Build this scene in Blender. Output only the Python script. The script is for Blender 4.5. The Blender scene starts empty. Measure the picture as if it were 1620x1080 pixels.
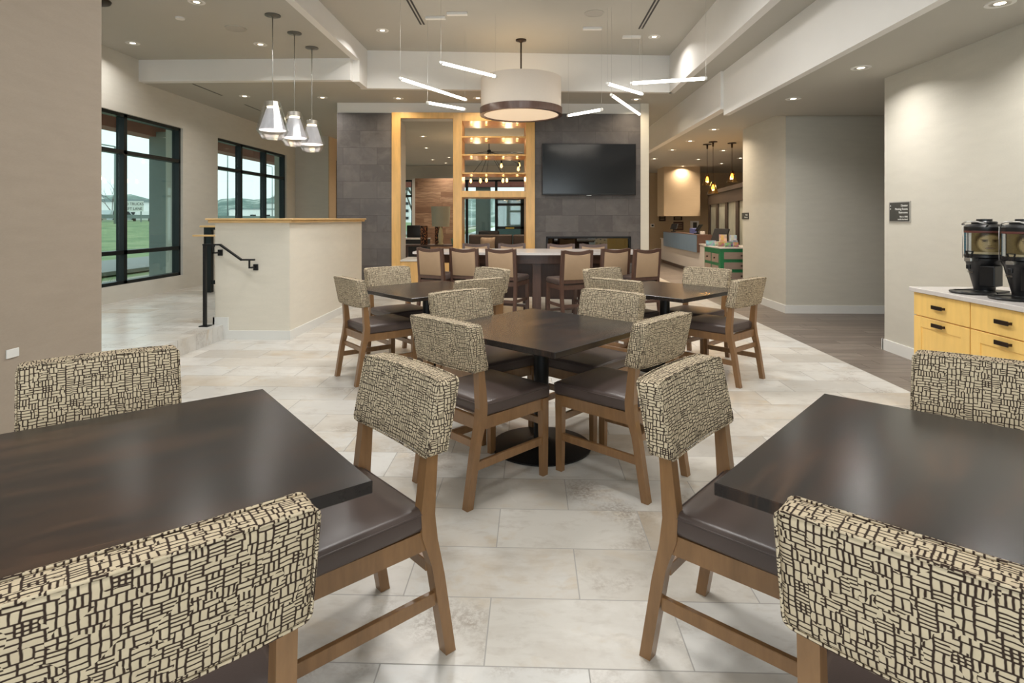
import bpy, bmesh, math, random
from mathutils import Vector, Matrix
random.seed(7)
S = bpy.context.scene
COL = S.collection
PI = math.pi

# ------------------------------------------------------------------ camera
YAW = math.atan(30/912)
cam_d = bpy.data.cameras.new('camera'); cam = bpy.data.objects.new('camera', cam_d); COL.objects.link(cam)
cam.location = (0, 0, 1.37); cam.rotation_euler = (PI/2, 0, YAW)
cam_d.sensor_width = 36; cam_d.lens = 912/1620*36; cam_d.shift_y = -(540-346)/1620
cam_d.clip_start = .05; cam_d.clip_end = 2000
S.camera = cam

# ------------------------------------------------------------------ world, exposure
S.view_settings.view_transform = 'Standard'; S.view_settings.look = 'None'
S.view_settings.gamma = 1; S.view_settings.exposure = 0.68
w = bpy.data.worlds.new('overcast'); S.world = w; w.use_nodes = True
nt = w.node_tree; nt.nodes.clear()
o = nt.nodes.new('ShaderNodeOutputWorld'); b = nt.nodes.new('ShaderNodeBackground')
tc = nt.nodes.new('ShaderNodeTexCoord'); no = nt.nodes.new('ShaderNodeTexNoise'); no.inputs['Scale'].default_value = 2.5
rm = nt.nodes.new('ShaderNodeValToRGB')
rm.color_ramp.elements[0].position = .3; rm.color_ramp.elements[0].color = (.66, .80, .82, 1)
rm.color_ramp.elements[1].position = .75; rm.color_ramp.elements[1].color = (.86, .95, .95, 1)
nt.links.new(tc.outputs['Generated'], no.inputs['Vector']); nt.links.new(no.outputs['Fac'], rm.inputs['Fac'])
nt.links.new(rm.outputs['Color'], b.inputs['Color']); b.inputs['Strength'].default_value = 1.08
nt.links.new(b.outputs[0], o.inputs[0])

LAMP = .55        # scale of every ceiling lamp
def area(name, loc, size, power, color=(1, .9, .78), rot=(0, 0, 0), size_y=None, spread=PI, shape=None, parent=None):
    d = bpy.data.lights.new(name, 'AREA'); d.energy = power*LAMP; d.color = color
    d.shape = shape or ('RECTANGLE' if size_y else 'DISK'); d.size = size
    if size_y: d.size_y = size_y
    d.spread = spread
    o = bpy.data.objects.new(name, d); COL.objects.link(o); o.location = loc; o.rotation_euler = rot
    if parent: o.parent = parent
    return o
def point(name, loc, power, color=(1, .75, .45), r=.03, parent=None):
    d = bpy.data.lights.new(name, 'POINT'); d.energy = power; d.color = color; d.shadow_soft_size = r
    o = bpy.data.objects.new(name, d); COL.objects.link(o); o.location = loc
    if parent: o.parent = parent
    return o

# daylight entering by the window openings (the glazing behind the camera and the side windows)
area('daylight_back', (-.9, -3.9, 1.75), 8.6, 100/LAMP, (.88, .95, 1), (PI/2, 0, 0), 2.4)
def portal(loc, sx, sy, rot):
    o = area('window_portal', loc, sx, 1, (1, 1, 1), rot, sy); o.data.cycles.is_portal = True
portal((-5.98, 8.4, 1.67), 2.7, 2.5, (PI/2, 0, -PI/2)); portal((-5.98, 12.4, 1.67), 3.1, 2.5, (PI/2, 0, -PI/2)); portal((-1.7, 22.55, 1.46), 8.8, 2.9, (-PI/2, 0, 0))

# ------------------------------------------------------------------ materials
def lin(c):
    return tuple((x/255/12.92 if x/255 <= .04045 else ((x/255+.055)/1.055)**2.4) for x in c[:3]) + (1,)
class NT:
    def __init__(s, name):
        s.m = bpy.data.materials.new(name); s.m.use_nodes = True; s.t = s.m.node_tree
        s.b = s.t.nodes['Principled BSDF']
    def n(s, ty, **k):
        n = s.t.nodes.new('ShaderNode'+ty)
        for a, v in k.items(): setattr(n, a, v)
        return n
    def l(s, a, b): s.t.links.new(a, b)
    def put(s, sock, v):
        if hasattr(v, 'is_linked') or hasattr(v, 'links'): s.l(v, sock)
        else: sock.default_value = v
    def math(s, op, a, b=None, c=None, clamp=False):
        n = s.n('Math', operation=op, use_clamp=clamp); s.put(n.inputs[0], a)
        if b is not None: s.put(n.inputs[1], b)
        if c is not None: s.put(n.inputs[2], c)
        return n.outputs[0]
    def noise(s, vec, scale, detail=3, rough=.5, dist=0):
        n = s.n('TexNoise'); n.inputs['Scale'].default_value = scale; n.inputs['Detail'].default_value = detail
        n.inputs['Roughness'].default_value = rough; n.inputs['Distortion'].default_value = dist
        if vec is not None: s.l(vec, n.inputs['Vector'])
        return n.outputs['Fac']
    def mapping(s, vec, scale=(1, 1, 1), loc=(0, 0, 0)):
        n = s.n('Mapping'); n.inputs['Scale'].default_value = scale; n.inputs['Location'].default_value = loc
        s.l(vec, n.inputs['Vector']); return n.outputs[0]
    def mix(s, f, a, b, mode='MIX'):
        n = s.n('Mix', data_type='RGBA', blend_type=mode); s.put(n.inputs[0], f)
        for k, v in ((6, a), (7, b)):
            s.put(n.inputs[k], v)
        return n.outputs[2]
    def ramp(s, f, stops):
        n = s.n('ValToRGB'); e = n.color_ramp.elements
        while len(e) < len(stops): e.new(.5)
        for i, (p, c) in enumerate(stops):
            e[i].position = p; e[i].color = c if len(c) == 4 else (*c, 1)
        s.l(f, n.inputs[0]); return n.outputs[0]
    def rng(s, v, a, b, c, d):
        n = s.n('MapRange'); s.l(v, n.inputs[0])
        for i, x in enumerate((a, b, c, d)): n.inputs[i+1].default_value = x
        return n.outputs[0]
    def sep(s, v):
        n = s.n('SeparateXYZ'); s.l(v, n.inputs[0]); return n.outputs
    def comb(s, x, y, z=0.0):
        n = s.n('CombineXYZ'); s.put(n.inputs[0], x); s.put(n.inputs[1], y); s.put(n.inputs[2], z); return n.outputs[0]
    def white(s, vec):
        n = s.n('TexWhiteNoise', noise_dimensions='3D'); s.l(vec, n.inputs['Vector']); return n.outputs['Value']
    def bump(s, h, strength=.3, dist=.002):
        n = s.n('Bump'); n.inputs['Strength'].default_value = strength; n.inputs['Distance'].default_value = dist
        s.l(h, n.inputs['Height']); s.l(n.outputs[0], s.b.inputs['Normal'])
    def obj(s): return s.n('TexCoord').outputs['Object']
    def uv(s): return s.n('TexCoord').outputs['UV']
    def rand(s): return s.n('ObjectInfo').outputs['Random']
    def color(s, v): s.put(s.b.inputs['Base Color'], v)
def mat(name, rgb, rough=.5, metal=0, var=0, vscale=6, bump=0, bscale=80, stretch=(1, 1, 1), emit=None, estr=0, spec=.5, coat=0):
    N = NT(name); c = lin(rgb); N.b.inputs['Roughness'].default_value = rough; N.b.inputs['Metallic'].default_value = metal
    N.b.inputs['Specular IOR Level'].default_value = spec
    N.b.inputs['Coat Weight'].default_value = coat; N.b.inputs['Coat Roughness'].default_value = .15
    if var:
        v = N.mapping(N.obj(), stretch)
        f = N.noise(v, vscale, 4, .6)
        a = tuple(max(0, x*(1-var)) for x in c[:3]) + (1,); d = tuple(x*(1+var) for x in c[:3]) + (1,)
        N.color(N.ramp(f, [(.3, a), (.7, d)]))
    else: N.color(c)
    if bump:
        N.bump(N.noise(N.mapping(N.obj(), stretch), bscale, 3), bump)
    if emit:
        N.b.inputs['Emission Color'].default_value = lin(emit); N.b.inputs['Emission Strength'].default_value = estr
    return N.m
def tile_mat(name, tw, th, x0, y0, gap, stops, mortar, rough=.35, rand_off=False, plane='xy', stain=None, grain=None, bump=.15, spec=.5, dirt=False):
    """grid of laid pieces: half-bond or random bond, each piece its own tone"""
    N = NT(name); s = N.sep(N.obj())
    u, v = {'xy': (s[0], s[1]), 'xz': (s[0], s[2]), 'yz': (s[1], s[2]), 'yx': (s[1], s[0])}[plane]
    v = N.math('SUBTRACT', v, y0); row = N.math('FLOOR', N.math('DIVIDE', v, th))
    if rand_off: off = N.math('MULTIPLY', N.white(N.comb(row, 3.3)), tw*3)
    else: off = N.math('MULTIPLY', N.math('FRACT', N.math('ADD', N.math('MULTIPLY', row, .5), .25)), tw)
    u = N.math('ADD', N.math('SUBTRACT', u, x0), off)
    col = N.math('FLOOR', N.math('DIVIDE', u, tw))
    fu = N.math('MULTIPLY', N.math('FRACT', N.math('DIVIDE', u, tw)), tw); fv = N.math('MULTIPLY', N.math('FRACT', N.math('DIVIDE', v, th)), th)
    du = N.math('MINIMUM', fu, N.math('SUBTRACT', tw, fu)); dv = N.math('MINIMUM', fv, N.math('SUBTRACT', th, fv))
    d = N.math('MINIMUM', du, dv)
    edge = N.rng(d, gap*.5, gap*.9, 0, 1)
    r = N.white(N.comb(col, row)); r2 = N.white(N.comb(row, col, 5.0))
    # every piece looks at its own part of the pattern
    shift = N.comb(N.math('MULTIPLY', r, 37.), N.math('MULTIPLY', r2, 19.), r)
    vm = N.n('VectorMath', operation='ADD'); N.l(N.obj(), vm.inputs[0]); N.l(shift, vm.inputs[1]); P = vm.outputs[0]
    base = N.ramp(r, stops)
    if stain:
        for sc, lo, hi, c, st in stain:
            f = N.rng(N.noise(N.mapping(P, st), sc, 6, .62, .4), lo, hi, 0, 1)
            k = N.math('MULTIPLY', f, N.rng(r2, 0, 1, .15, 1)) if len(c) > 3 else f
            base = N.mix(k, base, lin(c))
    if dirt:
        k = N.math('MULTIPLY', N.rng(N.noise(P, 1.9, 4, .6), .56, .68, 0, .75), N.rng(N.noise(P, 55, 5, .75), .42, .58, 0, 1))
        base = N.mix(k, base, lin((140, 126, 112)))
        base = N.mix(N.math('MULTIPLY', N.math('GREATER_THAN', r2, .86), N.rng(N.noise(P, 3, 5, .6), .35, .65, 0, .45)), base, lin((188, 170, 144)))
    if grain:
        f = N.noise(N.mapping(P, grain[0]), grain[1], 4, .6)
        base = N.mix(N.rng(f, .35, .7, 0, 1), base, lin(grain[2]))
    N.color(N.mix(edge, lin(mortar), base))
    N.b.inputs['Specular IOR Level'].default_value = spec
    N.put(N.b.inputs['Roughness'], N.rng(edge, 0, 1, .8, rough)); N.bump(edge, bump, .001)
    return N.m
M = {}
def glassy(name, tint, gl=.1, rough=.02):
    N = NT(name); N.t.nodes.remove(N.b)
    t = N.n('BsdfTransparent'); t.inputs[0].default_value = tint
    g = N.n('BsdfGlossy'); g.inputs['Roughness'].default_value = rough
    fr = N.n('LayerWeight'); fr.inputs[0].default_value = .5
    mx = N.n('MixShader'); N.l(N.math('ADD', N.math('MULTIPLY', N.math('POWER', fr.outputs['Facing'], 4.), .5), gl*.15), mx.inputs[0])
    N.l(t.outputs[0], mx.inputs[1]); N.l(g.outputs[0], mx.inputs[2])
    N.l(mx.outputs[0], N.t.nodes['Material Output'].inputs[0]); return N.m
M['floor'] = tile_mat('stone_tile', .64, .3195, (.176+.16), .165, .003,
    [(0, lin((196, 193, 187))), (.45, lin((208, 207, 203))), (.8, lin((202, 197, 188))), (1, lin((186, 181, 173)))], (162, 159, 154), .28,
    stain=[(2.2, .50, .78, (160, 148, 133, 1), (1, 1.5, 1)), (4, .56, .80, (188, 166, 132, 1), (1, 1.6, 1)), (1.8, .54, .78, (226, 223, 217), (1, 1, 1)), (12, .54, .85, (176, 168, 158), (.8, 1.6, 1))], dirt=True)
M['planks'] = tile_mat('grey_planks', 1.2, .15, 0, 0, .003,
    [(0, lin((112, 102, 94))), (.5, lin((128, 117, 107))), (1, lin((140, 130, 120)))], (80, 72, 66), .4, True, 'xy',
    grain=((.8, 14, 1), 4, (100, 90, 83)))
M['stone'] = tile_mat('charcoal_tile', .61, .305, .2, .215, .003,
    [(0, lin((84, 79, 77))), (.5, lin((92, 87, 86))), (1, lin((100, 95, 93)))], (70, 66, 65), .5, False, 'xz',
    stain=[(3, .45, .75, (112, 106, 103), (1, 1, 1)), (5, .5, .8, (76, 68, 64, 1), (1, 1, 1))], bump=.08)
M['barnwood'] = tile_mat('barnwood', 1.8, .2, 0, 0, .004,
    [(0, lin((120, 88, 66))), (.5, lin((150, 118, 92))), (1, lin((172, 142, 116)))], (60, 42, 30), .6, True, 'xz',
    grain=((1, 1, 12), 3, (110, 80, 60)))
def wallcover(name, c, var=.05):
    N = NT(name); co = lin(c)
    h = N.noise(N.mapping(N.obj(), (60, 60, 400)), 1, 2); g = N.noise(N.mapping(N.obj(), (3, 3, 14)), 1.3, 3)
    f = N.math('ADD', N.math('MULTIPLY', h, .5), N.math('MULTIPLY', g, .5))
    N.color(N.ramp(f, [(.3, tuple(x*(1-var) for x in co[:3])+(1,)), (.7, tuple(x*(1+var) for x in co[:3])+(1,))]))
    N.b.inputs['Roughness'].default_value = .75; N.bump(h, .15, .001); return N.m
M['wall_r'] = wallcover('linen_wallcovering', (198, 194, 182))
M['wall_l'] = wallcover('cream_wallcovering', (202, 199, 190))
M['wall_pillar'] = wallcover('taupe_wallcovering', (162, 149, 134), .06)
M['half'] = wallcover('pale_wallcovering', (222, 216, 202), .04)
M['tan'] = wallcover('tan_wallcovering', (190, 168, 138), .04)
M['white'] = mat('white_paint', (226, 224, 220), .6, var=.015, vscale=2)
M['ceil'] = mat('ceiling_paint', (180, 177, 168), .8, var=.015, vscale=1.5)
M['base'] = mat('baseboard_paint', (226, 226, 222), .45, var=.01)
M['reveal'] = mat('plaster', (205, 203, 198), .7, var=.02)
M['maple'] = mat('maple', (224, 178, 108), .38, var=.12, vscale=3, stretch=(5, 5, .7), coat=.2)
M['maple_cab'] = mat('maple_cabinet', (248, 206, 122), .38, var=.07, vscale=3, stretch=(5, 5, .8), coat=.2)
M['maple_cap'] = mat('maple_cap', (218, 182, 126), .4, var=.1, vscale=4, stretch=(1, 1, 4))
M['black'] = mat('black_metal', (22, 22, 23), .42, .3, var=.05)
M['frame'] = mat('dark_window_frame', (26, 32, 33), .4, .4, var=.05)
M['glass'] = glassy('green_glass', (.87, .94, .92, 1), .3)
M['clear'] = glassy('clear_glass', (.93, .94, .92, 1), .35)
M['crystal'] = glassy('cut_glass', (.90, .91, .90, 1), 1.2, .15)
M['smoked'] = glassy('smoked_glass', (.34, .38, .36, 1), 1.0)
M['amber'] = glassy('amber_glass', (.98, .84, .55, 1), .6)
M['stain'] = mat('walnut_stain', (134, 99, 64), .33, var=.16, vscale=5, stretch=(6, 6, 1), coat=.3)
M['espresso'] = mat('espresso_wood', (84, 60, 50), .35, var=.14, vscale=5, stretch=(6, 6, 1), coat=.3)
M['leather'] = mat('brown_leather', (80, 68, 64), .36, var=.05, bump=.12, bscale=420)
M['tan_fabric'] = mat('tan_fabric', (166, 140, 112), .85, var=.05, bump=.15, bscale=500)
M['chrome'] = mat('brushed_steel', (190, 190, 188), .28, 1, var=.03)
M['bronze'] = mat('oil_rubbed_bronze', (66, 54, 46), .38, .8, var=.08)
M['nickel'] = mat('dark_nickel', (112, 110, 104), .35, .6, var=.05)
M['grille'] = mat('grille_paint', (170, 166, 158), .6, var=.03)
M['slot'] = mat('slot_shadow_gap', (40, 38, 36), .6, var=.03)
M['quartz'] = mat('quartz', (212, 206, 202), .2, var=.03, vscale=60)
M['plastic'] = mat('black_plastic', (20, 20, 22), .35, var=.05)
M['green'] = mat('green_lacquer', (34, 120, 74), .4, var=.05)
M['greyfront'] = mat('grey_laminate', (150, 132, 120), .5, var=.06, stretch=(1, 1, 4))
M['bluepanel'] = mat('blue_panel', (112, 134, 158), .4, var=.1, vscale=3, stretch=(8, 8, .4))
M['shade'] = mat('linen_shade', (206, 196, 184), .9, var=.02, vscale=80, bump=.1, bscale=300)
M['diffuser'] = mat('diffuser', (220, 205, 185), .7, emit=(255, 226, 190), estr=.35, var=.01)
M['tube'] = mat('lit_tube', (255, 255, 250), .5, emit=(255, 246, 232), estr=5, var=.001)
M['lens'] = mat('lamp_lens', (255, 240, 215), .5, emit=(255, 236, 205), estr=5, var=.001)
M['puck'] = mat('puck_lens', (255, 200, 130), .5, emit=(255, 190, 110), estr=1.5, var=.001)
M['bulb'] = mat('filament_bulb', (255, 200, 120), .5, emit=(255, 190, 96), estr=4, var=.001)
M['reflector'] = mat('reflector', (210, 205, 198), .3, .7, var=.05)
M['screen'] = mat('screen', (18, 20, 24), .16, var=.05)
M['dark'] = mat('dark_stained_wood', (54, 42, 34), .5, var=.1)
M['sofa'] = mat('sofa_leather', (62, 48, 40), .45, var=.06)
M['concrete'] = mat('concrete', (128, 138, 136), .8, var=.06, vscale=3)
M['redbeam'] = mat('red_beam', (158, 88, 76), .6, var=.06)
M['rust'] = mat('rust_band', (96, 52, 44), .5, var=.1)
M['asphalt'] = mat('asphalt', (150, 150, 148), .9, var=.05)
M['signface'] = mat('sign_face', (66, 66, 62), .5, var=.04)
M['letters'] = mat('letters', (225, 225, 220), .6, var=.01)
M['mesh_white'] = mat('pleated_shade', (206, 206, 216), .5, var=.12, vscale=20, stretch=(1, 1, .05))
def table_mat():
    N = NT('espresso_top'); P = N.mapping(N.obj(), (1.0, 5.5, 1), (.3, .2, 0))
    f = N.noise(P, 1.7, 6, .62, .5); g = N.noise(N.mapping(N.obj(), (4, 90, 1)), 1, 3)
    c = N.ramp(f, [(.3, lin((30, 27, 28))), (.48, lin((38, 33, 32))), (.58, lin((58, 44, 37))), (.72, lin((84, 62, 48)))])
    N.color(N.mix(N.rng(g, .4, .7, 0, .35), c, lin((28, 25, 25))))
    N.b.inputs['Roughness'].default_value = .23; N.b.inputs['Specular IOR Level'].default_value = .5; return N.m
M['top'] = table_mat()
def weave_mat():
    N = NT('basketweave_upholstery'); uv = N.uv(); r = N.rand()
    sh = N.comb(N.math('MULTIPLY', r, 13.), N.math('MULTIPLY', r, 29.))
    vm = N.n('VectorMath', operation='ADD'); N.l(uv, vm.inputs[0]); N.l(sh, vm.inputs[1]); P = vm.outputs[0]
    n1 = N.n('TexNoise'); n1.inputs['Scale'].default_value = 34; n1.inputs['Detail'].default_value = 2; N.l(P, n1.inputs['Vector'])
    sc = N.n('VectorMath', operation='SCALE'); sc.inputs[3].default_value = .0055
    sub = N.n('VectorMath', operation='SUBTRACT'); N.l(n1.outputs['Color'], sub.inputs[0]); sub.inputs[1].default_value = (.5, .5, .5)
    N.l(sub.outputs[0], sc.inputs[0]); ad = N.n('VectorMath', operation='ADD'); N.l(P, ad.inputs[0]); N.l(sc.outputs[0], ad.inputs[1])
    s = N.sep(N.mapping(ad.outputs[0], (1/.0245, 1/.0195, 1)))
    sw = N.math('GREATER_THAN', N.noise(P, 20, 1), .5); s = [N.math('ADD', N.math('MULTIPLY', s[0], N.math('SUBTRACT', 1, sw)), N.math('MULTIPLY', s[1], sw)), N.math('ADD', N.math('MULTIPLY', s[1], N.math('SUBTRACT', 1, sw)), N.math('MULTIPLY', s[0], sw))]
    iy0 = N.math('FLOOR', s[1])
    x = N.math('ADD', s[0], N.math('MULTIPLY', N.white(N.comb(iy0, 7.7)), 3.)); y = s[1]
    ix = N.math('FLOOR', x); fx = N.math('FRACT', x); fy = N.math('FRACT', y)
    q = N.white(N.comb(ix, iy0)); q2 = N.white(N.comb(iy0, ix, 4.4))
    gv = N.math('GREATER_THAN', q, .46); sm = N.math('GREATER_THAN', q, .93)
    kk = N.math('ADD', 1, N.math('GREATER_THAN', q2, .72))          # 1 or 2 extra bars
    kx = N.math('ADD', 1, N.math('MULTIPLY', gv, kk)); gh = N.math('SUBTRACT', 1, N.math('SUBTRACT', gv, sm)); ky = N.math('ADD', 1, N.math('MULTIPLY', gh, kk))
    def dist(f, k):
        a = N.math('FRACT', N.math('MULTIPLY', f, k)); return N.math('DIVIDE', N.math('MINIMUM', a, N.math('SUBTRACT', 1, a)), k)
    e = N.math('SMOOTH_MIN', dist(fx, kx), dist(fy, ky), .09)
    f = N.rng(e, .045, .092, 0, 1)
    c = N.mix(N.noise(P, 30, 2), lin((214, 198, 170)), lin((190, 174, 148)))
    N.color(N.mix(f, lin((56, 43, 36)), c)); N.b.inputs['Roughness'].default_value = .9
    N.bump(N.math('ADD', f, N.math('MULTIPLY', N.noise(P, 900, 1), .3)), .5, .0015)
    N.b.inputs['Specular IOR Level'].default_value = .2
    return N.m
M['weave'] = weave_mat()

# ------------------------------------------------------------------ mesh helpers
def boxuv(bm):
    uvl = bm.loops.layers.uv.verify()
    for f in bm.faces:
        n = f.normal; ax = max(range(3), key=lambda i: abs(n[i]))
        for l in f.loops:
            c = l.vert.co
            l[uvl].uv = (c.y, c.z) if ax == 0 else (c.x, c.z) if ax == 1 else (c.x, c.y)
def obj(name, bm, m, parent=None, smooth=False, loc=(0, 0, 0), rotz=0):
    bm.normal_update(); boxuv(bm)
    me = bpy.data.meshes.new(name); bm.to_mesh(me); bm.free()
    for x in (m if isinstance(m, (list, tuple)) else [m]): me.materials.append(x)
    if smooth:
        me.polygons.foreach_set('use_smooth', [True]*len(me.polygons))
        if smooth != 'all' :
            me.set_sharp_from_angle(angle=math.radians(38))
    o = bpy.data.objects.new(name, me); COL.objects.link(o)
    o.location = loc; o.rotation_euler = (0, 0, rotz)
    if parent: o.parent = parent
    return o
def BM(): return bmesh.new()
def box(bm, x0, x1, y0, y1, z0, z1, bev=0, seg=2, cuts=None):
    b = bmesh.new(); bmesh.ops.create_cube(b, size=1)
    for v in b.verts: v.co = Vector(((x0+x1)/2+v.co.x*(x1-x0), (y0+y1)/2+v.co.y*(y1-y0), (z0+z1)/2+v.co.z*(z1-z0)))
    if bev: bmesh.ops.bevel(b, geom=b.edges[:], offset=bev, segments=seg, profile=.5, affect='EDGES')
    for ax, ps in (cuts or {}).items():
        n = Vector((0, 0, 0)); n[ax] = 1
        for p in ps:
            q = Vector((0, 0, 0)); q[ax] = p
            bmesh.ops.bisect_plane(b, geom=b.verts[:]+b.edges[:]+b.faces[:], plane_co=q, plane_no=n)
    return merge(bm, b)
def merge(bm, b, mi=0):
    mp = {}; out = []
    for v in b.verts: mp[v] = bm.verts.new(v.co); out.append(mp[v])
    for f in b.faces:
        try:
            g = bm.faces.new([mp[v] for v in f.verts]); g.material_index = f.material_index or mi; g.smooth = f.smooth
        except ValueError: pass
    b.free(); return out
def prism(bm, pts, axis, a, b_):
    """polygon pts in the plane across axis, extruded from a to b_"""
    def P(p, t):
        return Vector((t, p[0], p[1])) if axis == 0 else Vector((p[0], t, p[1])) if axis == 1 else Vector((p[0], p[1], t))
    lo = [bm.verts.new(P(p, a)) for p in pts]; hi = [bm.verts.new(P(p, b_)) for p in pts]
    n = len(pts); fs = [bm.faces.new(lo), bm.faces.new(hi)]
    for i in range(n): fs.append(bm.faces.new((lo[i], lo[(i+1) % n], hi[(i+1) % n], hi[i])))
    bmesh.ops.recalc_face_normals(bm, faces=fs); return lo+hi
def lathe(bm, prof, cx=0, cy=0, seg=24, cap=True):
    rings = []
    for r, z in prof:
        if r < 1e-6: rings.append([bm.verts.new((cx, cy, z))])
        else: rings.append([bm.verts.new((cx+r*math.cos(2*PI*i/seg), cy+r*math.sin(2*PI*i/seg), z)) for i in range(seg)])
    fs = []
    for A, B in zip(rings, rings[1:]):
        for i in range(seg):
            j = (i+1) % seg
            if len(A) == 1 and len(B) == 1: continue
            if len(A) == 1: fs.append(bm.faces.new((A[0], B[j], B[i])))
            elif len(B) == 1: fs.append(bm.faces.new((A[i], A[j], B[0])))
            else: fs.append(bm.faces.new((A[i], A[j], B[j], B[i])))
    if cap:
        for R in (rings[0], rings[-1]):
            if len(R) > 1: fs.append(bm.faces.new(R))
    bmesh.ops.recalc_face_normals(bm, faces=fs)
def tube(bm, pts, r, seg=10, closed=False, r2=None):
    pts = [Vector(p) for p in pts]; n = len(pts); rings = []; up = None
    for i, p in enumerate(pts):
        a = pts[(i-1) % n] if (i or closed) else p; c = pts[(i+1) % n] if (i < n-1 or closed) else p
        t = (c-a).normalized()
        if up is None: up = t.orthogonal().normalized()
        up = (up - t*up.dot(t)).normalized(); s = t.cross(up)
        rr = r if r2 is None else r+(r2-r)*i/(n-1)
        rings.append([bm.verts.new(p+rr*(math.cos(2*PI*k/seg)*up+math.sin(2*PI*k/seg)*s)) for k in range(seg)])
    fs = []
    for i in range(n if closed else n-1):
        A, B = rings[i], rings[(i+1) % n]
        for k in range(seg): fs.append(bm.faces.new((A[k], A[(k+1) % seg], B[(k+1) % seg], B[k])))
    if not closed: fs += [bm.faces.new(rings[0]), bm.faces.new(rings[-1])]
    bmesh.ops.recalc_face_normals(bm, faces=fs)
def obox(bm, p, q, w_, h_, up=(0, 0, 1)):
    """square bar from p to q"""
    p, q, up = Vector(p), Vector(q), Vector(up); t = (q-p).normalized(); s = t.cross(up).normalized(); u = s.cross(t)
    vs = [bm.verts.new(c+a*s*w_/2+b_*u*h_/2) for c in (p, q) for a, b_ in ((-1, -1), (1, -1), (1, 1), (-1, 1))]
    fs = [bm.faces.new([vs[i] for i in f]) for f in ((0, 1, 2, 3), (4, 5, 6, 7), (0, 1, 5, 4), (1, 2, 6, 5), (2, 3, 7, 6), (3, 0, 4, 7))]
    bmesh.ops.recalc_face_normals(bm, faces=fs)
def tag(o, label, cat, group=None, kind=None):
    o['label'] = label; o['category'] = cat
    if group: o['group'] = group
    if kind: o['kind'] = kind
    return o
def thing(name, label, cat, loc=(0, 0, 0), rotz=0, group=None):
    o = bpy.data.objects.new(name, None); COL.objects.link(o); o.location = loc; o.rotation_euler = (0, 0, rotz)
    o.empty_display_size = .1
    return tag(o, label, cat, group)
def dup(root, loc, rotz, label, group=None):
    r = root.copy(); COL.objects.link(r); r.location = loc; r.rotation_euler = (0, 0, rotz); r['label'] = label
    if group: r['group'] = group
    def rec(a, b_):
        for ch in list(a.children):
            c = ch.copy(); COL.objects.link(c); c.parent = b_; rec(ch, c)
    rec(root, r); return r
def struct(name, bm, m, loc=(0, 0, 0), rotz=0, parent=None, smooth=False):
    o = obj(name, bm, m, parent, smooth, loc, rotz); o['kind'] = 'structure'; return o
def sbox(name, m, *a, **k):
    bm = BM(); box(bm, *a); return struct(name, bm, m, **k)
def text(name, body, loc, xdir, size, m, parent=None, align='LEFT', ex=.0008, updir=(0, 0, 1)):
    c = bpy.data.curves.new(name, 'FONT'); c.body = body; c.size = size; c.align_x = align; c.extrude = ex
    t = bpy.data.objects.new(name, c); COL.objects.link(t)
    bpy.context.view_layer.update()
    me = bpy.data.meshes.new_from_object(t.evaluated_get(bpy.context.evaluated_depsgraph_get()))
    bpy.data.objects.remove(t); bpy.data.curves.remove(c)
    x = Vector(xdir).normalized(); u = Vector(updir).normalized(); n = x.cross(u)
    R = Matrix((x, u, n)).transposed().to_4x4(); R.translation = Vector(loc)
    me.transform(R); me.materials.clear(); me.materials.append(m)
    o = bpy.data.objects.new(name, me); COL.objects.link(o)
    if parent: o.parent = parent
    return o

# ------------------------------------------------------------------ the room shell
ZC, ZT, ZU, ZR, ZL = 3.47, 4.08, 3.80, 2.84, 2.93     # main ceiling, tray, upper left, right soffit, lobby
sbox('floor', M['floor'], -6.3, 3.0, -4.2, 23.2, -.1, 0)
sbox('floor', M['planks'], 3.0, 9.2, -4.2, 23.2, -.1, 0)
sbox('floor', M['floor'], -6.0, -3.5, 4.3, 14.5, 0, .165)                   # raised level by the windows
# left wall with two windows
bm = BM()
for a in ((-6.3, -6, -4.2, 7.0, 0, 4.2), (-6.3, -6, 9.75, 10.86, 0, 4.2), (-6.3, -6, 13.97, 17, 0, 4.2),
          (-6.3, -6, 7.0, 9.75, 0, .40), (-6.3, -6, 7.0, 9.75, 2.93, 4.2), (-6.3, -6, 10.86, 13.97, 0, .40), (-6.3, -6, 10.86, 13.97, 2.93, 4.2)): box(bm, *a)
struct('wall_left', bm, M['wall_l'])
sbox('wall_far_left', M['wall_l'], -6.0, -5.15, 14.5, 17, .0, 3.47)
sbox('wall_far_left_side', M['tan'], -5.15, -5.13, 14.5, 17, 0, 3.47)
sbox('window_3', M['frame'], -5.13, -5.05, 15.05, 15.2, .0, 2.9)
sbox('wall_pillar_left', M['wall_pillar'], -3.3, -2.975, 1.6, 3.9, 0, 4.0)
# wall behind the camera, glazed
bm = BM()
for a in ((-6.3, -5.2, -4.2, -4, 0, 4.2), (3.4, 3.9, -4.2, -4, 0, 4.2), (-5.2, 3.4, -4.2, -4, 0, .5), (-5.2, 3.4, -4.2, -4, 3.0, 4.2)): box(bm, *a)
struct('wall_back', bm, M['wall_l'])
bm = BM()
for i in range(7): box(bm, -5.2+i*8.6/6-.03, -5.2+i*8.6/6+.03, -4.15, -4.05, .5, 3.0)
box(bm, -5.2, 3.4, -4.15, -4.05, .5, .56); box(bm, -5.2, 3.4, -4.15, -4.05, 2.94, 3.0)
struct('window_4', bm, M['frame'])
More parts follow.
